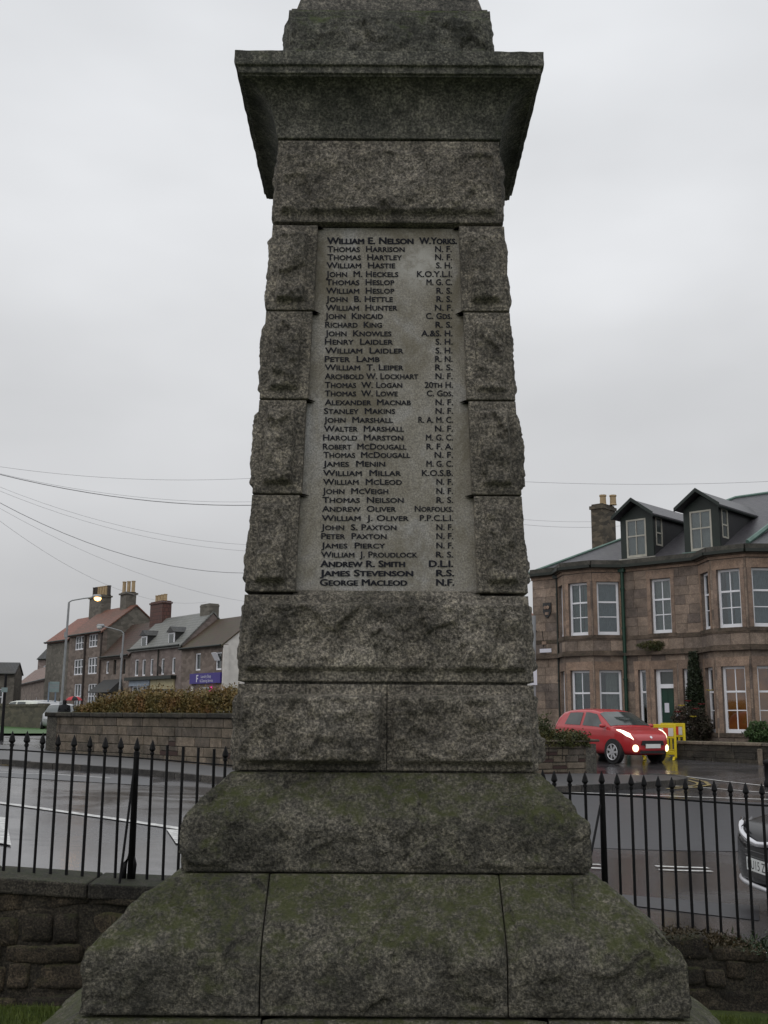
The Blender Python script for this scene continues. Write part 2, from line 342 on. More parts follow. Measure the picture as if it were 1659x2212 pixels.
k = NT('silver_car_paint'); k.b.inputs['Coat Weight'].default_value = 0.6; M['silver'] = k.fin((0.30,0.31,0.32), 0.35, 0.4)
k = NT('pale_car_paint'); k.b.inputs['Coat Weight'].default_value = 0.6; M['palecar'] = k.fin((0.55,0.57,0.50), 0.35)
M['tyre'] = plain('tyre', (0.012,0.012,0.012), 0.85)
M['rim'] = plain('alloy', (0.55,0.55,0.57), 0.35, 0.4)
M['chrome'] = plain('chrome', (0.75,0.75,0.78), 0.12, 1.0, var=0.03)
M['blackplastic'] = plain('black_plastic', (0.012,0.012,0.013), 0.45)
M['plate'] = plain('plate_white', (0.72,0.74,0.72), 0.4, var=0.04)
M['headlit'] = emit('lit_headlamp', (1.0,0.90,0.70), 2.0)
M['foglit'] = emit('lit_foglamp', (1.0,0.80,0.48), 2.5)
M['tail'] = emit('lit_tail_lamp', (0.9,0.05,0.06), 0.8)
M['sodium'] = emit('sodium_lamp', (1.0,0.50,0.13), 7.0)
M['lampoff'] = plain('lamp_glass', (0.5,0.5,0.48), 0.3)
M['steel'] = plain('galvanised_steel', (0.26,0.27,0.28), 0.45, 0.3)
M['bluepost'] = plain('blue_grey_post', (0.16,0.21,0.27), 0.5)
M['signback'] = plain('sign_back', (0.20,0.26,0.26), 0.5)
M['barrier'] = plain('yellow_plastic', (0.68,0.53,0.015), 0.45, var=0.08)
M['refred'] = plain('red_reflector', (0.62,0.05,0.02), 0.35, var=0.05)
M['refwhite'] = plain('white_reflector', (0.62,0.60,0.55), 0.35, var=0.05)
M['wire'] = plain('overhead_wire', (0.36,0.36,0.37), 0.6)
M['umbrella'] = plain('red_umbrella_cloth', (0.42,0.03,0.04), 0.7)
M['darkcloth'] = plain('dark_cloth', (0.013,0.014,0.016), 0.9)
M['skin'] = plain('skin', (0.35,0.21,0.15), 0.6)
M['yflower'] = plain('yellow_petal', (0.6,0.47,0.04), 0.6)
M['rflower'] = plain('red_petal', (0.20,0.012,0.02), 0.6)
M['hill'] = leafm('far_woodland', [(0.3,(0.075,0.07,0.055)),(0.7,(0.12,0.11,0.085))], 0.1)

# ------------------------------------------------------------------ terrain
CTRL = [(-8,9,.86),(-4,9,.72),(-2,9,.63),(0,9,.50),(2,9.2,.34),(3.5,10,.22),(6,11,.12),(12,11,-.05),(-6,14,.76),(0,14,.55),(4,14,.30),(9,16,.25),
 (-10,20,.82),(-3,20,.64),(3,20,.50),(7,22,.46),(12,24,.55),(-10,28,.80),(-4,27,.70),(3,27,.60),(6.5,30,.68),(11,31,.78),(16,28,.7),
 (-12,36,.80),(-3,36,.75),(6,40.5,.98),(12,34.5,.95),(18,36,1.1),(-20,45,.95),(-8,50,1.0),(8,55,1.2),(-20,60,1.0),(-30,60,1.05),(-13,75,1.5),(-22,88,1.6),(-40,95,1.7),(0,80,1.5),(30,60,1.5),(-60,60,1.3),(-30,140,2.5),(30,140,2.5),(-90,120,2.5),(90,120,2.5),(-40,20,1.0),(40,15,0.2),(60,60,1.5),(-60,10,1.0),(60,9,0.1)]
_P = np.array([c[:2] for c in CTRL], float); _Z = np.array([c[2] for c in CTRL])
def _phi(r): return np.sqrt(r*r + 9.0)
_A = np.zeros((len(_P)+3, len(_P)+3)); _d = np.linalg.norm(_P[:,None]-_P[None], axis=2)
_A[:len(_P),:len(_P)] = _phi(_d) + np.eye(len(_P))*0.02; _A[:len(_P),-3] = 1; _A[:len(_P),-2:] = _P; _A[-3,:len(_P)] = 1; _A[-2:,:len(_P)] = _P.T
_W = np.linalg.solve(_A, np.concatenate([_Z, [0,0,0]]))
def zr(X, Y):
    Xc, Yc = max(-90, min(90, X)), max(8.0, min(140, Y))
    r = _phi(np.hypot(_P[:,0]-Xc, _P[:,1]-Yc)); return float(r @ _W[:-3] + _W[-3] + _W[-2]*Xc + _W[-1]*Yc)
def atg(x, y, off=0.0):
    d = ray(x, y); lo, hi = 8.3, 8.3
    while hi < 200:
        p = CPOS + d*(hi/d.y)
        if p.z < zr(p.x, p.y) + off: break
        lo = hi; hi *= 1.06
    for _ in range(30):
        mid = (lo+hi)/2; p = CPOS + d*(mid/d.y)
        if p.z < zr(p.x, p.y) + off: hi = mid
        else: lo = mid
    p = CPOS + d*(hi/d.y); return p
def FY(X): return 8.2 + 0.065*X                   # line of the railing behind the memorial
def spaced(lo, hi, n, pw): return [lo+(hi-lo)*(i/n)**pw for i in range(n+1)]
ys = spaced(0.16, 42, 70, 1.35) + [45,50,56,63,70,78,88,100,120,150,220,400,900]
xs = [-900,-300,-130,-90,-65,-48,-38] + [-30+0.75*i for i in range(81)] + [38,48,65,90,130,300,900]
rows = []
for yy in ys:
    r = []
    for x in xs:
        Y = FY(max(-40,min(40,x))) + yy
        r.append((x, Y, zr(x, Y)))
    rows.append(r)
tag(MB().grid(rows).build('road', M['asphalt'], smooth=True), kind='structure')
g = [[(x, Y if Y is not None else FY(max(-40,min(40,x)))+0.10, -0.062*max(0,min(x,6)-1.0) + 0.015*noise.noise(Vector((x*0.7,(Y or 8)*0.7,0)))) for x in [-60,-20]+[-8+0.5*i for i in range(33)]+[20,60]] for Y in [-40,-10,0,1,2,3,4,5,6,6.5,7,7.5,None]]
tag(MB().grid(g).build('lawn', M['lawn'], smooth=True), kind='structure')
def ribbon(pts, wd, off, n=14, taper=None):
    """flat strip draped on the road; pts = list of ground points (x,y)"""
    P = [Vector((p[0],p[1])) for p in pts]; Q = []
    for i in range(len(P)-1):
        for t in range(n): Q.append(P[i].lerp(P[i+1], t/n))
    Q.append(P[-1]); rows = []
    for i, q in enumerate(Q):
        d = (Q[min(i+1,len(Q)-1)]-Q[max(i-1,0)]).normalized(); s = Vector((-d.y, d.x))
        ww = wd if taper is None else wd*(1-(1-taper)*i/(len(Q)-1))
        rows.append([(*(q+s*ww*k/2), zr(*(q+s*ww*k/2))+off) for k in (-1,0,1)])
    return rows
def gpts(px, off=0.0): return [tuple(atg(x,y,off))[:2] for x,y in px]
def line(name, px, wd, mat, off=0.010, label=None, n=14):
    o = MB().grid(ribbon(gpts(px), wd, off, n)).build(name, mat); tag(o, kind='structure'); return o
def area(name, px, mat, off=0.007):
    a, b, c_, d_ = [Vector(p) for p in gpts(px)]
    rows = []
    for i in range(11):
        L = a.lerp(d_, i/10); Rr = b.lerp(c_, i/10)
        rows.append([(*L.lerp(Rr, j/10), zr(*L.lerp(Rr, j/10))+off) for j in range(11)])
    o = MB().grid(rows).build(name, mat); tag(o, kind='structure'); return o
# painted markings and repairs on the left road
line('white_road_line', [(-60,1727),(195,1763),(420,1797)], 0.16, M['paint'], 0.012)
line('white_edge_line', [(-60,1668),(120,1674),(240,1682)], 0.10, M['paint'], 0.012)
area('give_way_marking', [(-60,1762),(12,1768),(24,1829),(-60,1812)], M['paint'], 0.014)
area('give_way_marking', [(359,1793),(440,1800),(440,1836),(380,1824)], M['paint'], 0.014)
line('yellow_road_line', [(-40,1652),(130,1658),(300,1670),(520,1689)], 0.13, M['ypaint'], 0.012)
area('asphalt_repair_strip', [(-40,1664),(330,1682),(330,1698),(-40,1676)], M['patch'])
# right-hand road
line('white_road_line', [(1180,1711),(1330,1716),(1659,1728),(1720,1731)], 0.10, M['paint'], 0.012)
line('white_road_line', [(1420,1696),(1540,1704),(1720,1718)], 0.08, M['paint'], 0.012)
line('white_road_line', [(1480,1678),(1560,1688),(1720,1706)], 0.08, M['paint'], 0.012)
line('yellow_road_line', [(1440,1681),(1490,1682),(1524,1690),(1532,1697),(1500,1702),(1440,1705)], 0.09, M['ypaint'], 0.016, n=8)
line('yellow_road_line', [(1450,1685),(1488,1687),(1506,1692),(1510,1696),(1490,1699),(1450,1701)], 0.09, M['ypaint'], 0.016, n=8)
line('white_dash', [(1416,1873),(1530,1877)], 0.07, M['paint'], 0.013)
line('white_dash', [(1424,1881),(1538,1884)], 0.07, M['paint'], 0.013)
line('white_dash', [(1275,1869),(1297,1870)], 0.07, M['paint'], 0.013)
line('white_dash', [(1275,1877),(1300,1878)], 0.07, M['paint'], 0.013)
area('asphalt_repair_strip', [(1300,1930),(1640,1958),(1640,1990),(1300,1950)], M['patch'])
area('asphalt_repair_strip', [(1230,1715),(1660,1735),(1660,1840),(1230,1830)], M['patch'], 0.005)

# ------------------------------------------------------------------ island pavement with kerb stones
kerb_px = [(-80,1640),(60,1652),(180,1660),(330,1671),(500,1689),(640,1709),(800,1716),(960,1716),(1100,1712),(1250,1705),(1380,1698),(1452,1693),(1476,1689),(1478,1685),(1462,1681),(1400,1678)]
inner_px = [(-80,1604),(60,1612),(115,1624),(300,1640),(500,1659),(640,1672),(800,1682),(900,1684),(1000,1680),(1120,1675),(1200,1672),(1262,1671),(1300,1672),(1340,1674),(1360,1675),(1380,1676)]
KO = [Vector((*p, 0)) for p in gpts(kerb_px, 0.05)]; KI = [Vector((*p, 0)) for p in gpts(inner_px, 0.11)]
pv = MB(); rows = []
for i in range(len(KO)-1):
    for t in range(6):
        a = KO[i].lerp(KO[i+1], t/6); b = KI[i].lerp(KI[i+1], t/6)
        rows.append([(*(a.lerp(b, j/5)).xy, zr(*(a.lerp(b, j/5)).xy)+0.115) for j in range(6)])
pv.grid(rows)
pave = tag(pv.build('pavement', M['paving'], smooth=True), kind='structure')
seg = []
for i in range(len(KO)-1):
    L = (KO[i+1]-KO[i]).length; n = max(1, round(L/0.9))
    for t in range(n): seg.append((KO[i].lerp(KO[i+1], t/n), KO[i].lerp(KO[i+1], (t+1)/n)))
for a, b in seg:
    d = (b-a); L = d.length; d.normalize(); s = Vector((-d.y, d.x, 0)); m = (a+b)/2
    za, zb = zr(a.x,a.y), zr(b.x,b.y); dd = Vector((d.x, d.y, (zb-za)/max(L,0.01))).normalized()
    o = MB().obox((m.x, m.y, (za+zb)/2+0.045+random.uniform(-.006,.006)), dd, s, dd.cross(s), L/2-0.008, 0.075, 0.085).build('kerb_stone', M['kerb'], pave)
# far roadside paving and lawn at the left edge
def quadground(name, px, mat, off, n=10):
    a, b, c_, d_ = [Vector(p) for p in gpts(px)]
    rows = [[(*a.lerp(d_, i/n).lerp(b.lerp(c_, i/n), j/n), zr(*a.lerp(d_, i/n).lerp(b.lerp(c_, i/n), j/n))+off) for j in range(n+1)] for i in range(n+1)]
    return tag(MB().grid(rows).build(name, mat), kind='structure')
quadground('verge_grass', [(-120,1589),(128,1589),(140,1570),(-120,1570)], M['farlawn'], 0.10)

# ------------------------------------------------------------------ memorial
XM, YM, Q = 0.0145, 5.95, 0.88
mem = empty('war_memorial', (XM, YM, 0), 0, 'tall grey granite war memorial with a framed panel of names', 'memorial')
def ss(a, b, x):
    t = min(1, max(0, (x-a)/(b-a))); return t*t*(3-2*t)
def rockval(p, sd, fs, cen=0.42):
    q = p*fs + sd
    a = noise.fractal(q, 0.85, 2.15, 6)
    dist, pts = noise.voronoi(q*1.5 + noise.noise_vector(q*1.3)*0.35)
    c0 = pts[0]; tl = noise.noise_vector(c0*5.37)
    f = (q*1.5-c0).dot(tl)*1.1 + noise.noise(c0*3.1)*0.9
    dist2, pts2 = noise.voronoi(q*4.2)
    g = (q*4.2-pts2[0]).dot(noise.noise_vector(pts2[0]*7.7))*0.5 + noise.noise(pts2[0]*2.9)*0.35
    h = noise.fractal(q*6.5, 0.7, 2.1, 3)
    return cen + 0.34*a + 0.36*f + 0.24*g + 0.13*h
def course(name, path, prof, mat, bulge, margin=0.035, corner=None, fs=0.011, closed=False, seed=0, topm=None, botm=None, nf=2.6, skirt=0.14, joint=0.0, fine=0.0, jx=None, cen=0.42, ew=0.018, fv=None):
    hwm = max(p[0] for p in prof)
    cols = []; corners = []
    pts = path + ([path[0]] if closed else [])
    acc = 0.0
    for i in range(len(pts)-1):
        a, b = pts[i], pts[i+1]
        L = math.hypot((b[0]-a[0])*hwm, (b[1]-a[1])*hwm*Q)
        front = a[1] < -0.99 and b[1] < -0.99
        n = max(2, int(L/(fs if front else fs*3.0 if (a[1]>0.99 and b[1]>0.99) else fs*1.9)))
        if closed or i > 0: corners.append(acc)
        for t in range(n):
            u = t/n; cols.append((a[0]+(b[0]-a[0])*u, a[1]+(b[1]-a[1])*u, acc+L*u))
        acc += L
    cols.append((pts[-1][0], pts[-1][1], acc))
    if closed: corners.append(acc)
    S = [0.0]
    for i in range(len(prof)-1): S.append(S[-1] + math.hypot(prof[i+1][0]-prof[i][0], prof[i+1][1]-prof[i][1]))
    m = max(3, int(S[-1]/(fv or fs))); levels = []
    for j in range(m+1):
        s = S[-1]*j/m
        k = max(i for i in range(len(S)) if S[i] <= s+1e-9); k = min(k, len(S)-2)
        t = (s-S[k])/(S[k+1]-S[k]); levels.append((prof[k][0]+(prof[k+1][0]-prof[k][0])*t, prof[k][1]+(prof[k+1][1]-prof[k][1])*t, s))
    base = np.zeros((m+1, len(cols), 3))
    for j, (hw, z, s) in enumerate(levels):
        for i, (a, b, u) in enumerate(cols):
            base[j,i] = (a*hw, b*hw*Q, z)
        if jx is not None:
            fr_i = [i for i in range(len(cols)) if cols[i][1] < -0.99]; i0, i1 = fr_i[0], fr_i[-1]
            xa = jx[0] if jx[0] is not None else cols[i0][0]*hw; xb = jx[1] if jx[1] is not None else cols[i1][0]*hw
            ua, ub = cols[i0][2], cols[i1][2]
            for i in fr_i: base[j,i,0] = xa + (xb-xa)*(cols[i][2]-ua)/(ub-ua)
    if joint:
        base[:,0,0] += joint if path[0][0] < path[1][0] else 0
    du = np.gradient(base, axis=1); dv = np.gradient(base, axis=0)
    if closed:
        du[:,0] = base[:,1]-base[:,-2]; du[:,-1] = du[:,0]
    nr = np.cross(du, dv); nr /= (np.linalg.norm(nr, axis=2, keepdims=True)+1e-9)
    # outward
    sgn = np.sign((nr[m//2,len(cols)//2,:2]*base[m//2,len(cols)//2,:2]).sum()) or 1
    nr *= sgn
    tm = margin if topm is None else topm; bm_ = margin if botm is None else botm
    sv = Vector((seed*3.17, seed*1.31, seed*2.77))
    outp = base.copy()
    for j, (hw, z, s) in enumerate(levels):
        ms = ss(bm_, bm_+ew, s)*ss(tm, tm+ew, S[-1]-s)
        for i, (a, b, u) in enumerate(cols):
            mk = ms
            if not closed: mk *= ss(margin, margin+ew, u)*ss(margin, margin+ew, acc-u)
            if corner is not None:
                dc = min([abs(u-c0) for c0 in corners] or [9]); mk *= ss(corner, corner+ew, dc)
            if b > -0.985: mk *= 0.6
            p = Vector(base[j,i])
            d = fine*noise.noise(p*14+sv)
            if mk > 0: d += bulge*mk*rockval(p, sv, nf, cen)
            outp[j,i] += nr[j,i]*d
    if closed: outp[:,-1] = outp[:,0]
    mb = MB()
    def inward(rw, dz=0):
        return [Vector(p)*1.0 for p in rw]
    top = outp[-1].copy(); bot = outp[0].copy()
    ti = np.array([(a*(levels[-1][0]-skirt), b*(levels[-1][0]-skirt)*Q, levels[-1][1]) for a,b,u in cols]); bi = np.array([(a*(levels[0][0]-skirt), b*(levels[0][0]-skirt)*Q, levels[0][1]) for a,b,u in cols])
    G = np.concatenate([bi[None], outp, ti[None]], axis=0)
    if not closed:
        def endcol(ci):
            c0 = G[:,ci].copy()
            if cols[ci][1] < -0.99: c0[:,1] *= (1-skirt/hwm)
            else: c0[:,1] *= (1-skirt/hwm)
            return c0
        G = np.concatenate([endcol(0)[:,None], G, endcol(-1)[:,None]], axis=1)
    mb.grid(G.tolist())
    o = mb.build(name, mat, mem, smooth=True)
    return o
FULL = [(-1,-1),(1,-1),(1,1),(-1,1)]
def core(prof, dz=0.0):
    mb = MB()
    for (h0,z0),(h1,z1) in zip(prof[:-1], prof[1:]):
        mb.hexa([(-h0,-h0*Q,z0),(h0,-h0*Q,z0),(h0,h0*Q,z0),(-h0,h0*Q,z0),(-h1,-h1*Q,z1),(h1,-h1*Q,z1),(h1,h1*Q,z1),(-h1,h1*Q,z1)])
    return mb
def threestones(name, prof, mat, js, **kw):
    g = 0.0026; hm = max(p[0] for p in prof); ge = g*hm
    course(name, [(0.0,1),(-1,1),(-1,-1),(js[0]-g,-1)], prof, mat, seed=kw.pop('seed',1), jx=(None,js[0]*hm-ge), **kw)
    for q in range(len(js)-1): course(name, [(js[q]+g,-1),(js[q+1]-g,-1)], prof, mat, seed=17+q*3+prof[0][1], jx=(js[q]*hm+ge,js[q+1]*hm-ge), **kw)
    course(name, [(js[-1]+g,-1),(1,-1),(1,1),(0.008,1)], prof, mat, seed=31+prof[0][1], jx=(js[-1]*hm+ge,None), **kw)
# base course, two weathered steps, die courses
baseP = [(1.72,-0.1),(1.72,0.44),(1.31,0.712)]
threestones('plinth_stone', baseP, M['granite_low'], [-0.3,0.4], bulge=0.05, margin=0.01, fs=0.02, cen=0.05)
l0 = [(1.290,0.726),(1.292,0.935),(1.275,0.985),(1.222,1.045),(0.945,1.256)]
threestones('lower_step_stone', l0, M['granite_low'], [-0.41,0.405], bulge=0.068, margin=0.002, topm=0.015, botm=0.01, fs=0.0115, seed=3, nf=2.4, cen=0.05, ew=0.03)
l1 = [(0.938,1.266),(0.937,1.475),(0.926,1.503),(0.748,1.702)]
course('upper_step_stone', FULL, l1, M['granite_low'], 0.072, margin=0.0, topm=0.01, botm=0.01, fs=0.0105, closed=True, seed=5, nf=2.8, cen=0.05, ew=0.03)
cP = [(0.742,1.712),(0.727,2.124)]
threestones('die_stone', cP, M['granite'], [0.008], bulge=0.125, margin=0.022, corner=0.02, topm=0.045, botm=0.03, fs=0.0095, seed=8, nf=2.1)
dP = [(0.729,2.138),(0.711,2.566)]
course('die_block', FULL, dP, M['granite'], 0.090, corner=0.03, topm=0.035, botm=0.05, fs=0.010, closed=True, seed=11, nf=3.0)
coreM = core([(1.69,-0.08),(1.69,0.43),(1.20,0.72),(1.20,0.90),(0.89,1.25),(0.86,1.42),(0.71,1.64),(0.70,2.13),(0.68,2.57)]).build('core', M['mortar'], mem)
# shaft: four pairs of quoins beside the name panel
def hwz(z): return 0.711 + (0.629-0.711)*(z-2.576)/(4.591-2.576)
zq = [2.578,3.085,3.595,4.092,4.594]
pl0, pl1 = 0.463, 0.378      # panel half width at foot and head
def phw(z): return pl0 + (pl1-pl0)*(z-2.576)/(4.591-2.576)
rec = 0.05
for i in range(4):
    z0, z1 = zq[i]+0.005, zq[i+1]-0.005
    P = [(hwz(z0), z0), (hwz(z1), z1)]
    fr = (phw(z1)+.006)/hwz(z1) if i == 3 else phw((z0+z1)/2)/hwz((z0+z1)/2)
    for s in (-1, 1):
        pth = [(s*0.004,1),(s,1),(s,-1),(s*fr,-1)]
        if s > 0: pth = pth[::-1]
        course('quoin_stone', pth, P, M['granite'], 0.078, margin=0.045, corner=0.042, topm=0.045, botm=0.045, fs=0.0095, seed=20+i*2+s, nf=3.2, skirt=0.10)
def ff(z): return -hwz(z)*Q      # front face local y
pz0, pz1 = 2.572, 4.598
pm = MB(); n = 24
pm.grid([[( (t/10*2-1)*(phw(z)+0.01), ff(z)+rec, z) for t in range(11)] for z in [pz0+(pz1-pz0)*i/n for i in range(n+1)]])
b = len(pm.v)
panel = pm.build('name_panel', M['panel'], mem)
core([(0.60,2.56),(0.52,4.6),(0.56,5.11)]).build('core', M['mortar'], mem)
# foot fillet of the panel
mb = MB(); mb.hexa([(-0.47,ff(2.57)+0.012,2.567),(0.47,ff(2.57)+0.012,2.567),(0.47,ff(2.57)+0.08,2.567),(-0.47,ff(2.57)+0.08,2.567),(-0.465,ff(2.6)+0.03,2.592),(0.465,ff(2.6)+0.03,2.592),(0.465,ff(2.6)+0.08,2.60),(-0.465,ff(2.6)+0.08,2.60)])
mb.build('panel_sill', M['granite'], mem)
# frieze, cornice, upper blocks
course('frieze_block', FULL, [(0.621,4.612),(0.611,5.100)], M['granite'], 0.075, corner=0.022, topm=0.06, botm=0.045, fs=0.0105, closed=True, seed=41, nf=3.4)
cav = [(0.560,5.104),(0.620,5.112),(0.622,5.135)]
for i in range(1, 13):
    t = i/12*math.pi/2; cav.append((0.624+0.180*(1-math.cos(t)), 5.135+0.250*math.sin(t)))
cav += [(0.804,5.392),(0.820,5.396),(0.822,5.430),(0.828,5.434),(0.838,5.436),(0.840,5.450),(0.838,5.520),(0.80,5.531),(0.60,5.545)]
course('cornice', FULL, cav, M['granite_top'], 0.0, margin=0, fs=0.014, closed=True, seed=44, fine=0.0045, skirt=0.05, fv=0.005)
course('upper_block', FULL, [(0.594,5.53),(0.590,5.60),(0.574,5.932)], M['granite_top'], 0.085, corner=0.012, topm=0.05, botm=0.01, fs=0.012, closed=True, seed=47, nf=3.0)
course('upper_block', FULL, [(0.486,5.95),(0.47,6.35)], M['granite_top'], 0.06, corner=0.02, topm=0.03, botm=0.03, fs=0.014, closed=True, seed=49, nf=3.0)
course('obelisk_shaft', FULL, [(0.40,6.36),(0.30,8.6),(0.02,8.9)], M['granite_top'], 0.04, corner=0.02, fs=0.04, closed=True, seed=51, nf=2.0)
core([(0.575,5.11),(0.575,5.53),(0.54,5.94),(0.43,6.36),(0.36,6.4)]).build('core', M['mortar'], mem)
mb = MB(); mb.box(-0.56,0.56,-0.5,0.5,5.925,5.945); mb.build('core', M['mortar'], mem)

# names: x-left, x-right of each word group as measured on the photograph
NAMES = [('William E. Nelson',495,975,'W.Yorks.',1005,1215,157,1),('Thomas  Harrison',497,925,'N. F.',1093,1185,203,0),('Thomas  Hartley',497,910,'N. F.',1093,1187,248,0),('William  Hastie',493,873,'S. H.',1098,1187,293,0),
('John  M. Heckels',490,890,'K.O.Y.L.I.',993,1187,341,0),('Thomas  Heslop',490,868,'M. G. C.',1045,1187,386,0),('William  Heslop',490,868,'R. S.',1100,1187,433,0),('John  B. Hettle',490,860,'R. S.',1100,1187,479,0),
('William  Hunter',488,885,'N. F.',1092,1190,527,0),('John  Kincaid',485,805,'C. Gds.',1042,1187,573,0),('Richard  King',485,800,'R. S.',1095,1187,621,0),('John  Knowles',485,852,'A.&S. H.',1017,1190,669,0),
('Henry  Laidler',483,860,'S. H.',1095,1190,715,0),('William  Laidler',485,918,'S. H.',1095,1190,764,0),('Peter  Lamb',482,787,'R. N.',1093,1190,811,0),('William  T. Leiper',483,918,'R. S.',1093,1190,857,0),
('Archbold W. Lockhart',483,1000,'N. F.',1095,1190,906,0),('Thomas  W. Logan',483,912,'20th H.',1035,1192,954,0),('Thomas  W. Lowe',483,887,'C. Gds.',1047,1192,1001,0),('Alexander  Macnab',483,960,'N. F.',1095,1192,1050,0),
('Stanley  Makins',478,873,'N. F.',1095,1192,1098,0),('John  Marshall',478,860,'R. A. M. C.',1000,1192,1147,0),('Walter  Marshall',478,922,'N. F.',1092,1192,1196,0),('Harold  Marston',473,918,'M. G. C.',1042,1192,1245,0),
('Robert  McDougall',472,935,'R. F. A.',1045,1192,1295,0),('Thomas  McDougall',475,955,'N. F.',1090,1192,1341,0),('James  Menin',473,818,'M. G. C.',1045,1192,1390,0),('William  Millar',473,905,'K.O.S.B.',1020,1192,1441,0),
('William  McLeod',473,910,'N. F.',1100,1192,1490,0),('John  McVeigh',470,835,'N. F.',1100,1192,1541,0),('Thomas  Neilson',470,920,'R. S.',1100,1194,1590,0),('Andrew  Oliver',468,877,'Norfolks.',980,1194,1639,0),
('William  J. Oliver',466,947,'P.P.C.L.I.',1008,1194,1690,0),('John  S. Paxton',463,880,'N. F.',1100,1194,1741,0),('Peter  Paxton',463,825,'N. F.',1100,1194,1790,0),('James  Piercy',463,817,'N. F.',1100,1194,1842,0),
('William  J. Proudlock',462,995,'R. S.',1098,1194,1892,0),('Andrew R. Smith',458,928,'D.L.I.',1058,1194,1943,1),('James Stevenson',455,973,'R.S.',1098,1200,1994,1),('George Macleod',455,940,'N.F.',1098,1200,2046,1)]
def text_mesh(body, size=1.0, offset=0.0, extrude=0.0, caps=True, capscale=0.80, wt=0.0):
    cu = bpy.data.curves.new('t', 'FONT'); cu.body = body; cu.size = size; cu.offset = offset; cu.extrude = extrude
    cu.small_caps_scale = capscale; cu.resolution_u = 3
    if caps:
        for ch in cu.body_format: ch.use_small_caps = True
    o = bpy.data.objects.new('t', cu); col.objects.link(o)
    dg = bpy.context.evaluated_depsgraph_get(); me = bpy.data.meshes.new_from_object(o.evaluated_get(dg))
    bpy.data.objects.remove(o); bpy.data.curves.remove(cu)
    if wt:
        bm = bmesh.new(); bm.from_mesh(me)
        for i, (dx, dy) in enumerate(((wt,0),(wt*.5,wt*.25),(wt*.5,-wt*.2))):
            n0 = len(bm.verts); bm.from_mesh(me); bm.verts.ensure_lookup_table()
            for v in bm.verts[n0:]: v.co += Vector((dx, dy, 0.00025*(i+1)))
        bm.to_mesh(me); bm.free()
    return me
lean = math.atan2(ff(4.591)-ff(2.576), 4.591-2.576)
pn = Vector((0,-math.cos(lean),math.sin(lean))); pp = Vector((XM, YM+ff(2.576)+rec, 2.576))
def put_text(me, xl, xr, yb, yt, name, parent, mat, plane_p, plane_n, org):
    """map text mesh bounds onto four photo points lying on a real plane"""
    co = np.zeros(len(me.vertices)*3); me.vertices.foreach_get('co', co); co = co.reshape(-1,3)
    x0, x1 = co[:,0].min(), co[:,0].max(); y1 = co[:,1].max()
    BL = atp(xl,yb,plane_p,plane_n); BR = atp(xr,yb,plane_p,plane_n); TL = atp(xl,yt,plane_p,plane_n)
    ex = (BR-BL); ey = (TL-BL); nz = Vector(plane_n)
    for v in me.vertices:
        c0 = v.co; p = BL + ex*((c0.x-x0)/(x1-x0)) + ey*(c0.y/y1) + nz*(0.0015+c0.z)
        v.co = p - org
    me.update(); return link(name, me, mat, parent)
def d7(x, y): return (950+x*0.7233)/1.852, (850+y*0.7233)/1.852
for nm, xa, xb, rg, xc, xd, yy, bold in NAMES:
    hh = 17.5 if bold else 15.5
    for body, l, r in ((nm, xa, xb), (rg, xc, xd)):
        me = text_mesh(body, 1.0, 0.0, 0.0012, wt=0.08 if bold else 0.04)
        X0, Yb = d7(l, yy+hh); X1, Yt = d7(r, yy-hh-1)
        put_text(me, X0, X1, Yb, Yt, 'inscription_line', panel, M['lead'], pp, pn, Vector((XM, YM, 0)))

# ------------------------------------------------------------------ iron railing on its wall
def c4(x, y): return x*0.6028/1.852, (2800+y*0.6028)/1.852
def c3(x, y): return (2050+x*0.616)/1.852, (2650+y*0.616)/1.852
def c5(x, y): return (2100+x*0.5859)/1.852, (3200+y*0.5859)/1.852
fence = empty('iron_railing', (0, 8.2, 0.5), 0, 'black iron spear-topped railing standing on the low stone wall', 'railing')
FO = Vector((0, 8.2, 0.5))
tops = [(x, y) for x, y in [(-18,203),(85,205),(183,205),(287,215),(390,225),(495,230),(600,237),(702,244),(805,246),(1015,262),(1113,272),(1218,282),(1318,290),(1423,298)]]
TL = [c4(*p) for p in tops]
TR = [c3(*p) for p in [(270,700),(370,704),(470,710),(678,718),(768,722),(852,728),(945,735),(1033,743),(1122,750),(1217,758),(1308,763),(1413,770),(1512,778),(1617,783),(1722,790),(1826,798)]]
mid = [(TL[-1][0]+(TR[0][0]-TL[-1][0])*i/30, TL[-1][1]+(TR[0][1]-TL[-1][1])*i/30) for i in range(1,30)]
def ontop(px):
    d = ray(*px); Y = 8.2
    for _ in range(8):
        p = CPOS + d*(Y/d.y); Y = FY(p.x)
    return CPOS + d*(Y/d.y)
BL_ = [c4(10,1130), c4(970,1195)]; 
zl0, zl1 = ontop(BL_[0]), ontop(BL_[1])
R0, R1 = ontop(c5(1030,888)), ontop(c5(1560,980))
def walltop(x):
    if x <= zl1.x: return zl0.z + (zl1.z-zl0.z)*(x-zl0.x)/(zl1.x-zl0.x)
    if x >= R0.x: return R0.z + (R1.z-R0.z)*(x-R0.x)/(R1.x-R0.x)
    return zl1.z + (R0.z-zl1.z)*ss(0,1,(x-zl1.x)/(R0.x-zl1.x))
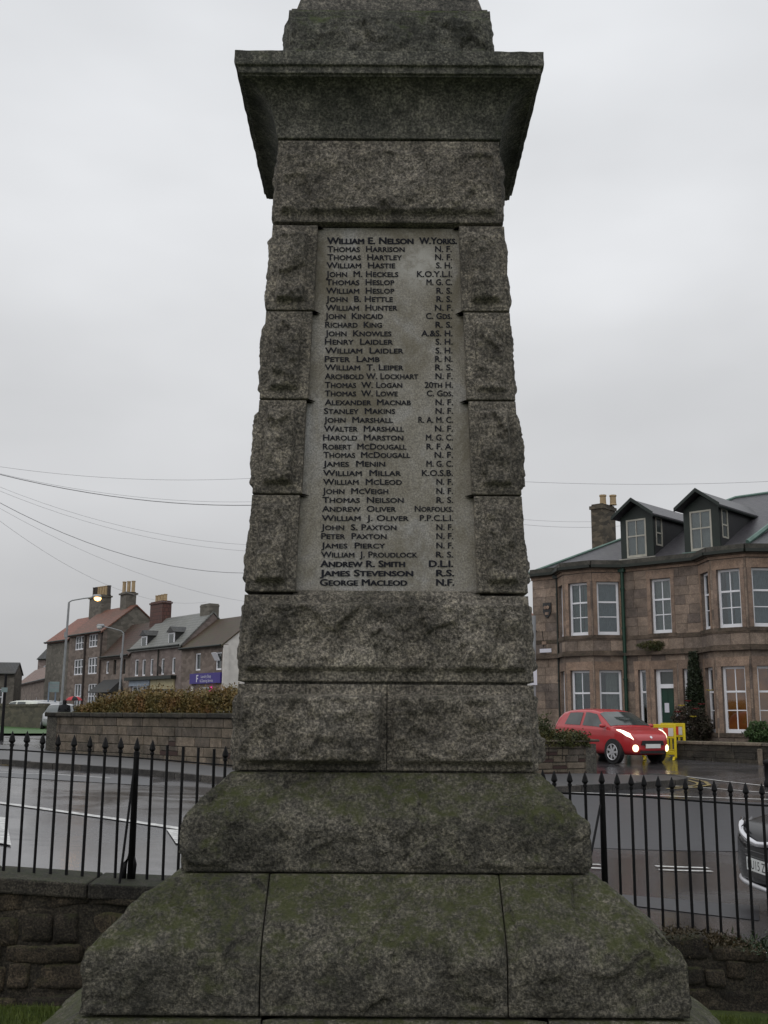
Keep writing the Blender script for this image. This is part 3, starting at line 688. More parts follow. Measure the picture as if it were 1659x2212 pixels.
# unit spear head, square bar
mh = MB()
mh.lathe([(0.008,0.0),(0.0165,0.006),(0.0165,0.022),(0.012,0.026),(0.013,0.03),(0.0235,0.042),(0.024,0.048),(0.016,0.078),(0.005,0.108),(0.0008,0.118)], n=6)
head_me = mh.mesh('spearhead', False)
barh = 0.75
mbar = MB(); mbar.tube([(0,0,-1),(0,0,0)], 0.0112, 6); bar_me = mbar.mesh('bar', False)
tp_all = []
ext_l = [(TL[0][0]-33.5*i, TL[0][1]-2.0*i) for i in range(16,0,-1)]; ext_r = [(TR[-1][0]+33*i, TR[-1][1]+2.2*i) for i in range(1,17)]
for px, broken in [(p, False) for p in ext_l] + [(p, i >= 10) for i, p in enumerate(TL)] + [(p, False) for p in mid] + [(p, False) for p in TR + ext_r]:
    p = ontop(px); hb = p.z - 0.118 if not broken else p.z - 0.03
    zb = walltop(p.x) - 0.03
    o = link('bar', bar_me, M['iron'], fence); o.location = Vector((p.x, p.y, hb)) - FO; o.scale = (1,1,hb-zb)
    o.rotation_euler = (random.uniform(-.006,.006), random.uniform(-.008,.008), random.uniform(0,1))
    if not broken:
        h_ = link('spearhead', head_me, M['iron'], o); h_.matrix_parent_inverse = Matrix.Identity(4); h_.scale = (1,1,1/(hb-zb)); h_.location = (0,0,0)
        h_.rotation_euler = (0,0,random.uniform(0,3))
    tp_all.append((p.x, p.y, p.z))
xl, xr = tp_all[0][0]-0.5, tp_all[-1][0]+0.3
def topz(x):
    xs_ = [t[0] for t in tp_all]; zs_ = [t[2] for t in tp_all]; return float(np.interp(x, xs_, zs_))
rl = [(x, FY(x), topz(x)-0.165) for x in np.linspace(-0.6, xr, 24)]
MB().tube([Vector(p)-FO for p in rl], 0.0085, 6).build('rail', M['iron'], fence)
rl = [(x, FY(x), topz(x)-0.140) for x in np.linspace(xl, -0.6, 14)]
MB().tube([Vector(p)-FO for p in rl], 0.006, 6).build('rail', M['iron'], fence)
def post(px, foot, stay_px):
    p = ontop(px); zb = walltop(p.x); m = MB(); q = p - FO
    m.tube([(q.x,q.y,zb-FO.z-0.03),(q.x,q.y,q.z-0.14),(q.x,q.y,q.z-0.13)], [0.027,0.021,0.022], 8)
    if foot:
        m.tube([(q.x-0.012,q.y,zb-FO.z+0.17),(q.x-0.05,q.y,zb-FO.z+0.10),(q.x-0.055,q.y,zb-FO.z-0.02)], [0.017,0.02,0.02], 8)
        m.tube([(q.x+0.004,q.y,zb-FO.z+0.16),(q.x+0.02,q.y,zb-FO.z+0.10),(q.x+0.012,q.y,zb-FO.z-0.02)], [0.02,0.02,0.02], 8)
    o = m.build('post', M['iron'], fence, smooth=True)
    h_ = MB().lathe([(0.012,-0.14),(0.022,-0.132),(0.022,-0.105),(0.014,-0.10),(0.024,-0.082),(0.024,-0.074),(0.016,-0.045),(0.001,0.0)], (q.x,q.y,q.z), 8).build('post_finial', M['iron'], o)
    a = ontop(stay_px[0]); b_ = stay_px[1]
    MB().tube([Vector((a.x,a.y-0.02,a.z))-FO, b_-FO], 0.0095, 6).build('stay', M['iron'], fence)
post(c4(912,248), True, (c4(893,470), at(*c4(775,1360), 7.86)))
post(c3(578,700), False, (c3(568,925), at(*c3(500,1300), 8.0)))

# wall under the railing: rubble stones with coping on the left, ragged top on the right
wallo = empty('rubble_garden_wall', (0, 8.1, 0), 0, 'low dark rubble stone wall carrying the railing behind the memorial', 'wall')
WO = Vector((0, 8.1, 0))
mb = MB()
xs_ = list(np.linspace(-6.5, 6.5, 53))
front = [[(x, FY(x)-0.17, -0.1), (x, FY(x)-0.165, walltop(x)-0.10)] for x in xs_]
core_rows = [[Vector((x,FY(x)-0.215,-0.4))-WO, Vector((x,FY(x)-0.21,walltop(x)-0.09))-WO, Vector((x,FY(x)+0.16,walltop(x)-0.09))-WO, Vector((x,FY(x)+0.16,-0.3))-WO] for x in xs_]
mb.grid([[tuple(p) for p in r] for r in core_rows]); mb.build('wall_core', M['dirt'], wallo)
rs = random.Random(5)
def rstone(x0, x1, z0, z1, yf, dep, mat, par, org, nm='stone', sub=5, rough=0.017, seedv=0):
    bm = bmesh.new(); bmesh.ops.create_cube(bm, size=1.0)
    bmesh.ops.subdivide_edges(bm, edges=bm.edges[:], cuts=sub, use_grid_fill=True)
    c0 = Vector(((x0+x1)/2, yf+dep/2, (z0+z1)/2)); hx, hy, hz = (x1-x0)/2, dep/2, (z1-z0)/2
    for v in bm.verts:
        q = v.co*2
        r = (abs(q.x)**9+abs(q.y)**9+abs(q.z)**9)**(1/9); q = q/r
        p = Vector((q.x*hx, q.y*hy, q.z*hz))
        p += noise.noise_vector((p+c0)*7 + Vector((seedv,0,0)))*rough + noise.noise_vector((p+c0)*2.5)*rough*1.3
        v.co = p
    me = bpy.data.meshes.new(nm); bm.to_mesh(me); bm.free(); me.shade_smooth()
    o = link(nm, me, mat, par); o.location = c0-org; return o
for side, (xa, xb) in (('L',(-4.4,-1.35)),('R',(1.6,4.6))):
    z = -0.06 if side == 'L' else -0.24
    lim = [0.13,0.19,0.14,0.21,0.16,0.2,0.2]
    for hh in lim:
        x = xa + rs.uniform(-.2,0)
        while x < xb:
            wd = rs.choice([0.15,0.22,0.3,0.42,0.5]) * (1.1 if side=='L' else 1.0); xm = x+wd/2
            t = walltop(xm) - (0.115 if side == 'L' else 0.02)
            z1 = min(z+hh, t)
            if z1-z > 0.06:
                jz = rs.uniform(-.03,.03)
                rstone(x+.006, x+wd-.006, z+.006+jz, z1-.006+jz, FY(xm)-0.235+rs.uniform(-.02,.02), 0.22, M['rubble'], wallo, WO, seedv=rs.random()*9)
            x += wd
        z += hh
x = -6.2
while x < zl1.x+0.9:
    wd = rs.uniform(0.7,0.95)
    o = MB()
    a, b_ = x+.004, x+wd-.004
    o.hexa([Vector((a,FY(a)-.25,walltop(a)-.115))-WO,Vector((b_,FY(b_)-.25,walltop(b_)-.115))-WO,Vector((b_,FY(b_)+.2,walltop(b_)-.115))-WO,Vector((a,FY(a)+.2,walltop(a)-.115))-WO,
            Vector((a,FY(a)-.25,walltop(a)-.012))-WO,Vector((b_,FY(b_)-.25,walltop(b_)-.012))-WO,Vector((b_,FY(b_)+.2,walltop(b_)+.004))-WO,Vector((a,FY(a)+.2,walltop(a)+.004))-WO])
    bevel(o.build('coping_stone', M['coping'], wallo), 0.014, 2); x += wd
# plants rooted on the ragged right-hand wall top
def leaves(name, n, fn, size, mat, parent=None, seed=1, aspect=0.6, up=0.0, org=Vector((0,0,0))):
    r = random.Random(seed); mb = MB()
    for i in range(n):
        p = Vector(fn(r)) - org
        a = Vector((r.gauss(0,1), r.gauss(0,1), r.gauss(0,1)+up)).normalized(); b_ = a.cross(Vector((r.gauss(0,1),r.gauss(0,1),r.gauss(0,1)))).normalized()
        s = size*r.uniform(0.6,1.35)
        mb.v += [tuple(p-a*s), tuple(p+b_*s*aspect*0.6), tuple(p+a*s), tuple(p-b_*s*aspect*0.6)]; k_ = len(mb.v)-4; mb.f.append((k_,k_+1,k_+2,k_+3))
    return mb.build(name, mat, parent, fix=False)
def stems(name, pts, par, mat, rad=0.006):
    mb = MB()
    for a, b_ in pts: mb.tube([a, (Vector(a)+Vector(b_))/2+Vector((random.uniform(-.02,.02),0,0)), b_], [rad, rad*0.8, rad*0.4], 5)
    return mb.build(name, mat, par)
def wallplant(name, label, xc, wd, hgt, mat, n, size, seed, dy=-0.06):
    org = Vector((xc, FY(xc)+dy, walltop(xc)-0.04))
    e_ = empty(name, org, 0, label, 'plant')
    def fn(r):
        x = xc + r.gauss(0, wd/2.6); return (x, FY(x)+dy+r.gauss(0,0.09), walltop(x)-0.02+abs(r.gauss(0,hgt/2)) - max(0, r.gauss(-.05,0.07)))
    leaves('foliage', n, fn, size, mat, e_, seed, org=org)
    stems('stem', [((random.uniform(-wd/3,wd/3),0,0),(random.uniform(-wd/2,wd/2),0,hgt)) for _ in range(9)], e_, M['twig'], 0.003)
wallplant('dead_bracken', 'brown dead bracken on the wall top beside the memorial', 2.45, 0.55, 0.05, M['bracken'], 2600, 0.017, 3)
wallplant('ivy_plant', 'dark green ivy clump on the wall top under the right railing', 3.02, 0.42, 0.09, M['gleaf2'], 2600, 0.018, 4, -0.16)
wallplant('moss_cushion', 'low brown green moss cushion at the right end of the wall', 3.5, 0.5, 0.035, M['bracken'], 1500, 0.013, 9, -0.1)
# grass blades in the two corners that show
def blades(name, spots, n, mat):
    mb = MB(); r = random.Random(11)
    for i in range(n):
        x0, x1, y0, y1 = r.choice(spots); x, y = r.uniform(x0,x1), r.uniform(y0,y1); h_ = r.uniform(0.02,0.055); a = r.uniform(0,6.28); w_ = 0.0035
        dx, dy = math.cos(a)*w_, math.sin(a)*w_; lx, ly = r.gauss(0,.018), r.gauss(0,.018)
        b_ = len(mb.v); zg = -0.062*max(0,x-1.0); mb.v += [(x-dx,y-dy,zg-.01),(x+dx,y+dy,zg-.01),(x+lx,y+ly,zg+h_)]; mb.f.append((b_,b_+1,b_+2))
    return tag(mb.build(name, mat, fix=False), kind='stuff')
tag(blades('grass', [(-3.4,-1.8,6.2,7.75),(1.85,3.4,6.2,7.95)], 42000, M['grass']), 'short green grass at the foot of the memorial and wall', 'grass')

# ------------------------------------------------------------------ planter walls on the island
def planter(name, label, pts, topz_, rows_h, groups, capt, capmat, seed, tb):
    """pts: wall line (x,y); coursed stones on the camera side"""
    r = random.Random(seed); A, B = Vector((*pts[0],0)), Vector((*pts[1],0)); d = (B-A); L = d.length; d.normalize(); nv = Vector((d.y,-d.x,0))
    if nv.dot(A) > 0: nv = -nv
    rz = math.atan2(d.y, d.x); e_ = empty(name, A, rz, label, 'wall')
    sg = 1 if Vector((-math.sin(rz),math.cos(rz),0)).dot(nv) < 0 else -1      # outward = local -y * sg
    zb = min(zr(A.x,A.y), zr(B.x,B.y)) - 0.05
    mb = MB(); y0, y1 = sorted((0.0*sg, 0.34*sg)); mb.box(0.03, L-0.03, y0, y1, zb, topz_-0.10); mb.build('wall_core', M['mortar'], e_)
    nr = max(1, round((topz_-capt-zb)/rows_h)); hh = (topz_-capt-zb)/nr; meshes = {}
    for j in range(nr):
        x = -r.uniform(0, .3)
        while x < L:
            wd = r.uniform(*groups); xa, xb = max(0,x), min(L,x+wd); x += wd
            if xb-xa < 0.06: continue
            mt = M['redbrick'] if r.random() < tb and j < nr-1 else M['planterstone']
            o = MB(); yo = -0.028*sg + r.uniform(-.008,.008); yy = sorted((yo, 0.05*sg))
            z0_ = zb+j*hh
            if mt is M['redbrick']:
                o.box(xa+.008, xb-.008, yy[0], yy[1], z0_+.008, z0_+hh*0.48); o.build('brick', mt, e_)
                o = MB(); o.box(xa+.008, xb-.008, yy[0], yy[1], z0_+hh*0.52, z0_+hh-.008); mt = M['planterstone']
            else: o.box(xa+.008, xb-.008, yy[0], yy[1], z0_+.008, z0_+hh-.008)
            bevel(o.build('stone', mt, e_), 0.012)
    x = -0.05
    while x < L+0.02:
        wd = r.uniform(0.8,1.1); xb = min(L+0.05, x+wd); yy = sorted((-0.10*sg, 0.42*sg))
        o = MB().box(x+.005, xb-.005, yy[0], yy[1], topz_-capt, topz_+r.uniform(-.012,.012)); bevel(o.build('coping_stone', capmat, e_), 0.03, 2); x += wd
        if xb >= L: break
    return e_
M['planterstone'] = stone('planter_stone', (0.075,0.065,0.05), (0.135,0.115,0.093), (0.20,0.172,0.145), patch=2.2, speck=40, moss=0.3, stain=0.45, rand=0.3, bump=0.4, spk=0.25, mott=0.3)
pa, pb = atg(122,1627), atg(560,1660)
planter('planter_wall', 'long weathered stone planter wall below the brown hedge', [(pa.x,pa.y),(pb.x,pb.y)], 1.985, 0.24, (0.3,0.85), 0.13, M['coping'], 3, 0.13)
pc = (pa.x*1.22+0.9, pa.y*1.22)
planter('planter_wall', 'short return of the hedge planter wall at its left end', [pc,(pa.x+0.0,pa.y+0.02)], 1.985, 0.21, (0.3,0.7), 0.13, M['coping'], 13, 0.05)
qa, qb = atg(1090,1674), atg(1264,1670)
zt = at(1220,1598,qb.y).z
planter('planter_wall', 'low brick and stone planter wall in front of the red car', [(qa.x,qa.y),(qb.x,qb.y)], zt, 0.17, (0.28,0.55), 0.05, M['planterstone'], 4, 0.35)
planter('planter_wall', 'short end wall of the low planter beside the red car', [(qb.x,qb.y+0.02),(qb.x-1.2,qb.y+4.0)], zt, 0.17, (0.28,0.55), 0.05, M['planterstone'], 8, 0.3)
# soil fill and hedges
hd = Vector((pb.x-pa.x, pb.y-pa.y, 0)); HL = hd.length; hd.normalize(); hn = Vector((-hd.y, hd.x, 0)); hn = hn if hn.y > 0 else -hn
def hedge(name, label, A, d, nrm, L, wd, z0, hfn, mat, n, size, seed):
    org = Vector((A.x, A.y, z0)); e_ = empty(name, org, 0, label, 'hedge')
    def fn(r):
        t = r.uniform(0, L); f = r.random(); h_ = hfn(t)*(1+0.22*noise.noise(Vector((t*4.5,1.7,seed)))); z = h_*(r.random()**0.75)
        if f < 0.06: z = h_*r.uniform(1,1.22)
        dpt = wd*(0.5 + (r.random()-0.5)*(1-0.35*(z/h_)**2)) if r.random() < 0.4 else wd*r.uniform(0.02,0.22+0.35*(z/h_)**2)
        if z > h_*0.85: dpt = wd*r.random()
        p = A + d*t + nrm*dpt; bulge = noise.noise(Vector((t*2.3, z*2.5, seed)))*0.10
        return (p.x-nrm.x*bulge, p.y-nrm.y*bulge, z0+z+noise.noise(Vector((t*3.1,0,seed)))*0.06)
    leaves('foliage', n, fn, size, mat, e_, seed, org=org, aspect=0.7)
    mb = MB(); r = random.Random(seed)
    for i in range(int(L*14)):
        t = r.uniform(0,L); p = A + d*t + nrm*wd*r.uniform(.1,.8) - org; h_ = hfn(t)*r.uniform(.8,1.12)
        mb.tube([(p.x,p.y,-0.3),(p.x+r.gauss(0,.06),p.y+r.gauss(0,.06),h_*0.5),(p.x+r.gauss(0,.12),p.y+r.gauss(0,.12),h_)], [0.012,0.008,0.003], 4)
    mb.build('stem', M['twig'], e_)
    return e_
hedge('hedge', 'brown autumn hedge growing along the top of the planter wall', Vector((pa.x+0.25,pa.y,0))+hn*0.1, hd, hn, HL, 1.1, 1.9, lambda t: 0.22+0.40*ss(0.3,2.2,t)+0.14*noise.noise(Vector((t*1.7,3,0)))+0.05*math.sin(t*2.1), M['hedge'], 26000, 0.042, 6)
qd = Vector((qb.x-qa.x, qb.y-qa.y, 0)); QL = qd.length; qd.normalize(); qn = Vector((-qd.y,qd.x,0)); qn = qn if qn.y > 0 else -qn
hedge('hedge', 'trimmed green and yellow hedge over the low planter by the red car', Vector((qa.x,qa.y,0))-qn*0.16, qd, qn, QL+0.12, 1.0, zt-0.16, lambda t: 0.32+0.30*(1-ss(QL-1.1,QL-0.75,t)), M['ghedge'], 9000, 0.035, 7)

# ------------------------------------------------------------------ building helpers (local frame: x along the front, y into the house, z up)
def uvroof(o):
    me = o.data
    if not me.uv_layers: me.uv_layers.new(name='UVMap')
    uv = me.uv_layers[0].data
    for p in me.polygons:
        n = p.normal; h_ = Vector((-n.y, n.x, 0)); h_ = h_.normalized() if h_.length > 1e-3 else Vector((1,0,0)); s = n.cross(h_)
        for li in p.loop_indices:
            c0 = me.vertices[me.loops[li].vertex_index].co; uv[li].uv = (c0.dot(h_), c0.dot(s))
    return o
def frame_at(o_, xd, yd):
    return Vector(o_), Vector(xd).normalized(), Vector(yd).normalized()
def fr_box(mb, fr, s0, s1, d0, d1, z0, z1):
    O_, X_, Y_ = fr; P = []
    for z in (z0, z1):
        for s, d in ((s0,d0),(s1,d0),(s1,d1),(s0,d1)): q = O_ + X_*s + Y_*d; P.append((q.x, q.y, z))
    return mb.hexa(P)
def wall_cells(mb, fr, s0, s1, z0, z1, ops, d0, d1):
    ss_ = sorted({s0, s1, *[a for o_ in ops for a in o_[:2]]}); zs_ = sorted({z0, z1, *[a for o_ in ops for a in o_[2:4]]})
    for i in range(len(ss_)-1):
        run = None
        for j in range(len(zs_)-1):
            cs, cz = (ss_[i]+ss_[i+1])/2, (zs_[j]+zs_[j+1])/2
            if any(o_[0] < cs < o_[1] and o_[2] < cz < o_[3] for o_ in ops):
                if run is not None: fr_box(mb, fr, ss_[i], ss_[i+1], d0, d1, run, zs_[j]); run = None
            elif run is None: run = zs_[j]
        if run is not None: fr_box(mb, fr, ss_[i], ss_[i+1], d0, d1, run, zs_[-1])
def ashlar(par, fr, s0, s1, z0, z1, ops, ch, bw, mat, rnd, proud=0.018):
    n = round((z1-z0)/ch); ch = (z1-z0)/n
    for j in range(n):
        za, zb = z0+j*ch, z0+(j+1)*ch; cuts = [(s0, s1)]
        for o_ in ops:
            if o_[2] < zb-0.04 and o_[3] > za+0.04:
                nc = []
                for a, b_ in cuts:
                    if o_[1]+.14 <= a or o_[0]-.14 >= b_: nc.append((a, b_)); continue
                    if o_[0]-.14 > a: nc.append((a, o_[0]-.14))
                    if o_[1]+.14 < b_: nc.append((o_[1]+.14, b_))
                cuts = nc
        for a, b_ in cuts:
            if b_-a < 0.05: continue
            k_ = max(1, round((b_-a)/bw)); e_ = [a+(b_-a)*i/k_ for i in range(k_+1)]
            for i in range(1, k_): e_[i] += rnd.uniform(-.09,.09) + (0.12 if j % 2 else -0.12)*(1 if k_ > 2 else 0)
            for i in range(k_):
                m = MB(); fr_box(m, fr, e_[i]+.006, e_[i+1]-.006, -proud, 0.02, za+.006, zb-.006); m.build('stone_block', mat, par)
def sash(par, fr, s0, s1, z0, z1, style='6', inside=None, rec=0.13, fmat=None, room=None, open_=0.0):
    """recessed sash window: frame with glazing bars, panes as sub-parts, curtain and room behind"""
    fmat = fmat or M['white']; w_, h_ = s1-s0, z1-z0; f = 0.078; mz = z0 + h_*0.62; mb = MB()
    fr_box(mb, fr, s0, s0+f, rec-.02, rec+.06, z0+.12, z1-.002); fr_box(mb, fr, s1-f, s1, rec-.02, rec+.06, z0+.12, z1-.002)
    fr_box(mb, fr, s0+f, s1-f, rec-.02, rec+.06, z1-f, z1-.002); fr_box(mb, fr, s0, s1, rec-.03, rec+.06, z0+.002, z0+.12)
    fr_box(mb, fr, s0+f, s1-f, rec-.01, rec+.05, mz-.03, mz+.03)
    b_ = 0.016; bars = []
    sm = (s0+s1)/2
    if style == '6':
        fr_box(mb, fr, sm-b_, sm+b_, rec+.005, rec+.035, z0+.12, mz-.03); fr_box(mb, fr, sm-b_, sm+b_, rec+.005, rec+.035, mz+.03, z1-f)
        zz = (z0+.12+mz)/2; fr_box(mb, fr, s0+f, sm-b_, rec+.005, rec+.035, zz-b_, zz+b_); fr_box(mb, fr, sm+b_, s1-f, rec+.005, rec+.035, zz-b_, zz+b_)
        cells = [(s0+f,sm-b_,z0+.12,zz-b_),(sm+b_,s1-f,z0+.12,zz-b_),(s0+f,sm-b_,zz+b_,mz-.03),(sm+b_,s1-f,zz+b_,mz-.03),(s0+f,sm-b_,mz+.03,z1-f),(sm+b_,s1-f,mz+.03,z1-f)]
    elif style == '3':
        zz = (z0+.12+mz)/2; fr_box(mb, fr, s0+f, s1-f, rec+.005, rec+.035, zz-b_, zz+b_)
        cells = [(s0+f,s1-f,z0+.12,zz-b_),(s0+f,s1-f,zz+b_,mz-.03),(s0+f,s1-f,mz+.03,z1-f)]
    else: cells = [(s0+f,s1-f,z0+.12,mz-.03),(s0+f,s1-f,mz+.03,z1-f)]
    wo = mb.build('window', fmat, par)
    for a, b2, c0, d0 in cells:
        m = MB(); fr_box(m, fr, a-.004, b2+.004, rec+.018, rec+.024, c0-.004, d0+.004); m.build('pane', M['glass'], wo)
    m = MB(); fr_box(m, fr, s0-.02, s1+.02, rec+.55, rec+.57, z0-.02, z1+.02); fr_box(m, fr, s0-.03, s0-.01, rec+.07, rec+.55, z0, z1); fr_box(m, fr, s1+.01, s1+.03, rec+.07, rec+.55, z0, z1)
    fr_box(m, fr, s0-.03, s1+.03, rec+.07, rec+.57, z1+.002, z1+.02); fr_box(m, fr, s0-.03, s1+.03, rec+.07, rec+.57, z0-.02, z0-.002)
    m.build('room', room or M['room'], wo)
    for cm, a, b2, c0 in (inside or []):
        m = MB(); n = max(6, int((b2-a)*w_*40)); O_, X_, Y_ = fr; rows = []
        for zz in (z0+.12, (z0+z1)/2, z1-.05):
            r_ = []
            for i in range(n+1):
                s = s0 + w_*(a+(b2-a)*i/n*(1 if zz > z0+.3 else c0)); q = O_ + X_*s + Y_*(rec+.14+0.018*math.sin(i*1.9)); r_.append((q.x,q.y,zz))
            rows.append(r_)
        m.grid(rows); m.build('curtain', cm, wo, smooth=True, fix=False)
    return wo
def trim(par, fr, s0, s1, z0, z1, name, mat, proud=0.03, back=0.05):
    m = MB(); fr_box(m, fr, s0, s1, -proud, back, z0, z1); return m.build(name, mat, par)

# ------------------------------------------------------------------ sandstone villa on the right
HU = Vector((.727,-.687,0)).normalized(); HN = Vector((HU.y,-HU.x,0)); HRZ = math.atan2(HU.y, HU.x)
HO = at(1157,1590,40.7); HO.z = 0.0
villa = empty('stone_villa', HO, HRZ, 'two storey brown sandstone villa with canted bays and slate dormers', 'house')
ZG, ZE = 0.70, 7.16
X_, Y_ = Vector((1,0,0)), Vector((0,1,0)); PB = 0.80
def bay(u0, u1):
    return [((u0,0),(u0+PB,-PB)), ((u0+PB,-PB),(u1-PB,-PB)), ((u1-PB,-PB),(u1,0))]
UE = 13.2
mainops = [(5.03,5.80,4.80,6.70),(5.05,5.76,0.95,3.56),(4.42,4.72,1.55,3.56),(6.12,6.40,1.55,3.56)]
faces = [((0,0),(1.15,0),[], 'm')]
bays = [(1.15,3.95),(6.88,9.72)]
walls = []
walls.append(((0,0),(1.15,0),[]))
walls.append(((3.95,0),(6.88,0),[(a-3.95,b_-3.95,c0,d0) for a,b_,c0,d0 in mainops]))
walls.append(((9.72,0),(UE,0),[(1.2,2.0,4.8,6.7),(1.2,2.0,1.5,3.56)]))
cw = PB*math.sqrt(2)
bayw = {}
for bi, (u0, u1) in enumerate(bays):
    for fi, (a, b_) in enumerate(bay(u0, u1)):
        L = math.hypot(b_[0]-a[0], b_[1]-a[1]); ww = 0.80 if fi == 1 else 0.80; c0 = L/2
        walls.append((a, b_, [(c0-ww/2,c0+ww/2,4.80,6.70),(c0-ww/2,c0+ww/2,1.46,3.56)]))
        bayw[(bi,fi)] = (a, b_, c0-ww/2, c0+ww/2)
rv = random.Random(3); wm = MB()
for a, b_, ops in walls:
    d = Vector((b_[0]-a[0], b_[1]-a[1], 0)); L = d.length; d.normalize(); fr = frame_at((a[0],a[1],0), d, (-d.y, d.x, 0))
    wall_cells(wm, fr, 0, L, ZG-0.5, ZE, ops, 0.0, 0.28)
    fine = a[0] < 9.7
    for z0, z1 in ((ZG, 4.06), (4.24, 4.62), (4.76, ZE-0.12)):
        if fine: ashlar(villa, fr, 0.0, L, z0, z1, ops, 0.31, 0.58, M['ashlar'], rv)
    for o_ in ops:
        big = o_[3]-o_[2] > 1.0
        trim(villa, fr, o_[0]-.14, o_[0]-.003, o_[2], o_[3], 'jamb', M['dressed'], 0.024, 0.12); trim(villa, fr, o_[1]+.003, o_[1]+.14, o_[2], o_[3], 'jamb', M['dressed'], 0.024, 0.12)
        trim(villa, fr, o_[0]-.16, o_[1]+.16, o_[3]+.003, o_[3]+.30, 'lintel', M['dressed'], 0.026, 0.12)
        if o_[2] > 1.2: trim(villa, fr, o_[0]-.16, o_[1]+.16, o_[2]-.13, o_[2]-.003, 'sill', M['cornice'], 0.05, 0.12)
    ext = 0.03
    trim(villa, fr, -ext, L+ext, 4.62, 4.755, 'sill_course', M['cornice'], 0.035); trim(villa, fr, -ext-.02, L+ext+.02, 4.065, 4.165, 'string_course', M['cornice'], 0.14)
    trim(villa, fr, -ext, L+ext, 4.168, 4.235, 'string_course', M['cornice'], 0.08)
    trim(villa, fr, -ext, L+ext, ZE-.115, ZE-.02, 'eaves_course', M['dressed'], 0.06); trim(villa, fr, -ext-.03, L+ext+.03, ZE-.018, ZE+.05, 'eaves_course', M['cornice'], 0.13)
    m = MB(); fr_box(m, fr, -.07, L+.07, -0.26, -0.13, ZE+.03, ZE+.13); m.build('gutter', M['gutter'], villa)
    m = MB(); fr_box(m, fr, -.03, L+.03, -0.14, 0.10, ZE+.10, ZE+.30); m.build('blocking_course', M['parapet'], villa)
    trim(villa, fr, 0, L, ZG-.5, ZG+.35, 'plinth_course', M['cornice'], 0.06)
# end wall on the left and back
wall_cells(wm, frame_at((0,0.28,0),(0,1,0),(1,0,0)), 0.0, 10.8, ZG-.5, ZE, [], 0, 0.28)
wall_cells(wm, frame_at((0,11.1,0),(1,0,0),(0,-1,0)), 0.0, UE, ZG-.5, ZE, [], 0, 0.28)
wm.build('wall', M['ashlar'], villa)
CURT = {(0,0):[(M['net'],0,1,1)],(0,1):[(M['greencurt'],0.0,0.55,1),(M['greencurt'],0.62,1.0,1)],(0,2):[(M['bluecurt'],0,1,1)],(1,0):[(M['net'],0,1,1)],(1,1):[(M['bluecurt'],0.25,0.5,1),(M['bluecurt'],0.55,1,1)],(1,2):[(M['bluecurt'],0,1,1)]}
CURL = {(0,0):[(M['palecurt'],0,1,1)],(0,1):[(M['greencurt'],0,0.5,0.7)],(0,2):[(M['palecurt'],0.35,0.85,1.15),(M['greencurt'],0.88,1,1)],(1,0):[],(1,1):[],(1,2):[(M['greencurt'],0.55,0.8,1)]}
for (bi, fi), (a, b_, s0, s1) in bayw.items():
    d = Vector((b_[0]-a[0], b_[1]-a[1], 0)).normalized(); fr = frame_at((a[0],a[1],0), d, (-d.y,d.x,0))
    sash(villa, fr, s0, s1, 4.80, 6.70, '3' if fi == 2 else '6', CURT[(bi,fi)])
    sash(villa, fr, s0, s1, 1.46, 3.56, '3' if (fi == 2 and bi == 0) else '6' if fi != 2 else '3', CURL[(bi,fi)], room=M['warm'] if bi == 1 else None)
frm = frame_at((0,0,0), (1,0,0), (0,1,0))
sash(villa, frm, 5.03, 5.80, 4.80, 6.70, '6', [(M['net'],0,1,1)])
sash(villa, frm, 4.42, 4.72, 1.55, 3.56, '2'); sash(villa, frm, 6.12, 6.40, 1.55, 3.56, '2', [(M['greencurt'],0.2,1,1)])
sash(villa, frm, 10.92, 11.72, 4.8, 6.7, '6', [(M['net'],0,1,1)]); sash(villa, frm, 10.92, 11.72, 1.5, 3.56, '6')
# front door with fanlight
mb = MB(); fr_box(mb, frm, 5.05, 5.19, .12, .24, .95, 3.56); fr_box(mb, frm, 5.70, 5.76, .12, .24, .95, 3.56); fr_box(mb, frm, 5.19, 5.70, .12, .24, 3.48, 3.56); fr_box(mb, frm, 5.19, 5.70, .12, .24, 2.92, 3.06)
dfr = mb.build('door_frame', M['white'], villa)
mb = MB(); fr_box(mb, frm, 5.19, 5.70, .17, .18, 3.06, 3.48); mb.build('fanlight', M['carglass'], villa)
mb = MB(); fr_box(mb, frm, 5.19, 5.70, .18, .22, .95, 2.92)
for a, b_, c0, d0 in ((5.25,5.43,1.15,1.75),(5.46,5.64,1.15,1.75),(5.25,5.43,2.05,2.8),(5.46,5.64,2.05,2.8)): fr_box(mb, frm, a, b_, .168, .18, c0, d0)
door = mb.build('door', M['dgreen'], villa); door['label'] = 'dark green panelled front door'
mb = MB(); fr_box(mb, frm, 5.30, 5.47, .155, .163, 2.1, 2.42); mb.build('notice', M['signwhite'], door)
mb = MB(); fr_box(mb, frm, 5.38, 5.56, .155, .166, 1.45, 1.50); mb.build('letter_plate', plain('brass', (0.35,0.25,0.03), 0.4, 0.6), door)
mb = MB(); fr_box(mb, frm, 5.30, 5.35, .155, .166, 1.62, 1.67); mb.build('door_knob', M['chrome'], door)
mb = MB(); fr_box(mb, frm, 5.83, 5.96, -.06, -.03, 1.95, 2.08); mb.build('name_plate', M['signwhite'], villa)
mb = MB(); fr_box(mb, frm, 5.0, 5.9, -.5, .2, .55, .92); mb.build('door_step', M['cornice'], villa)
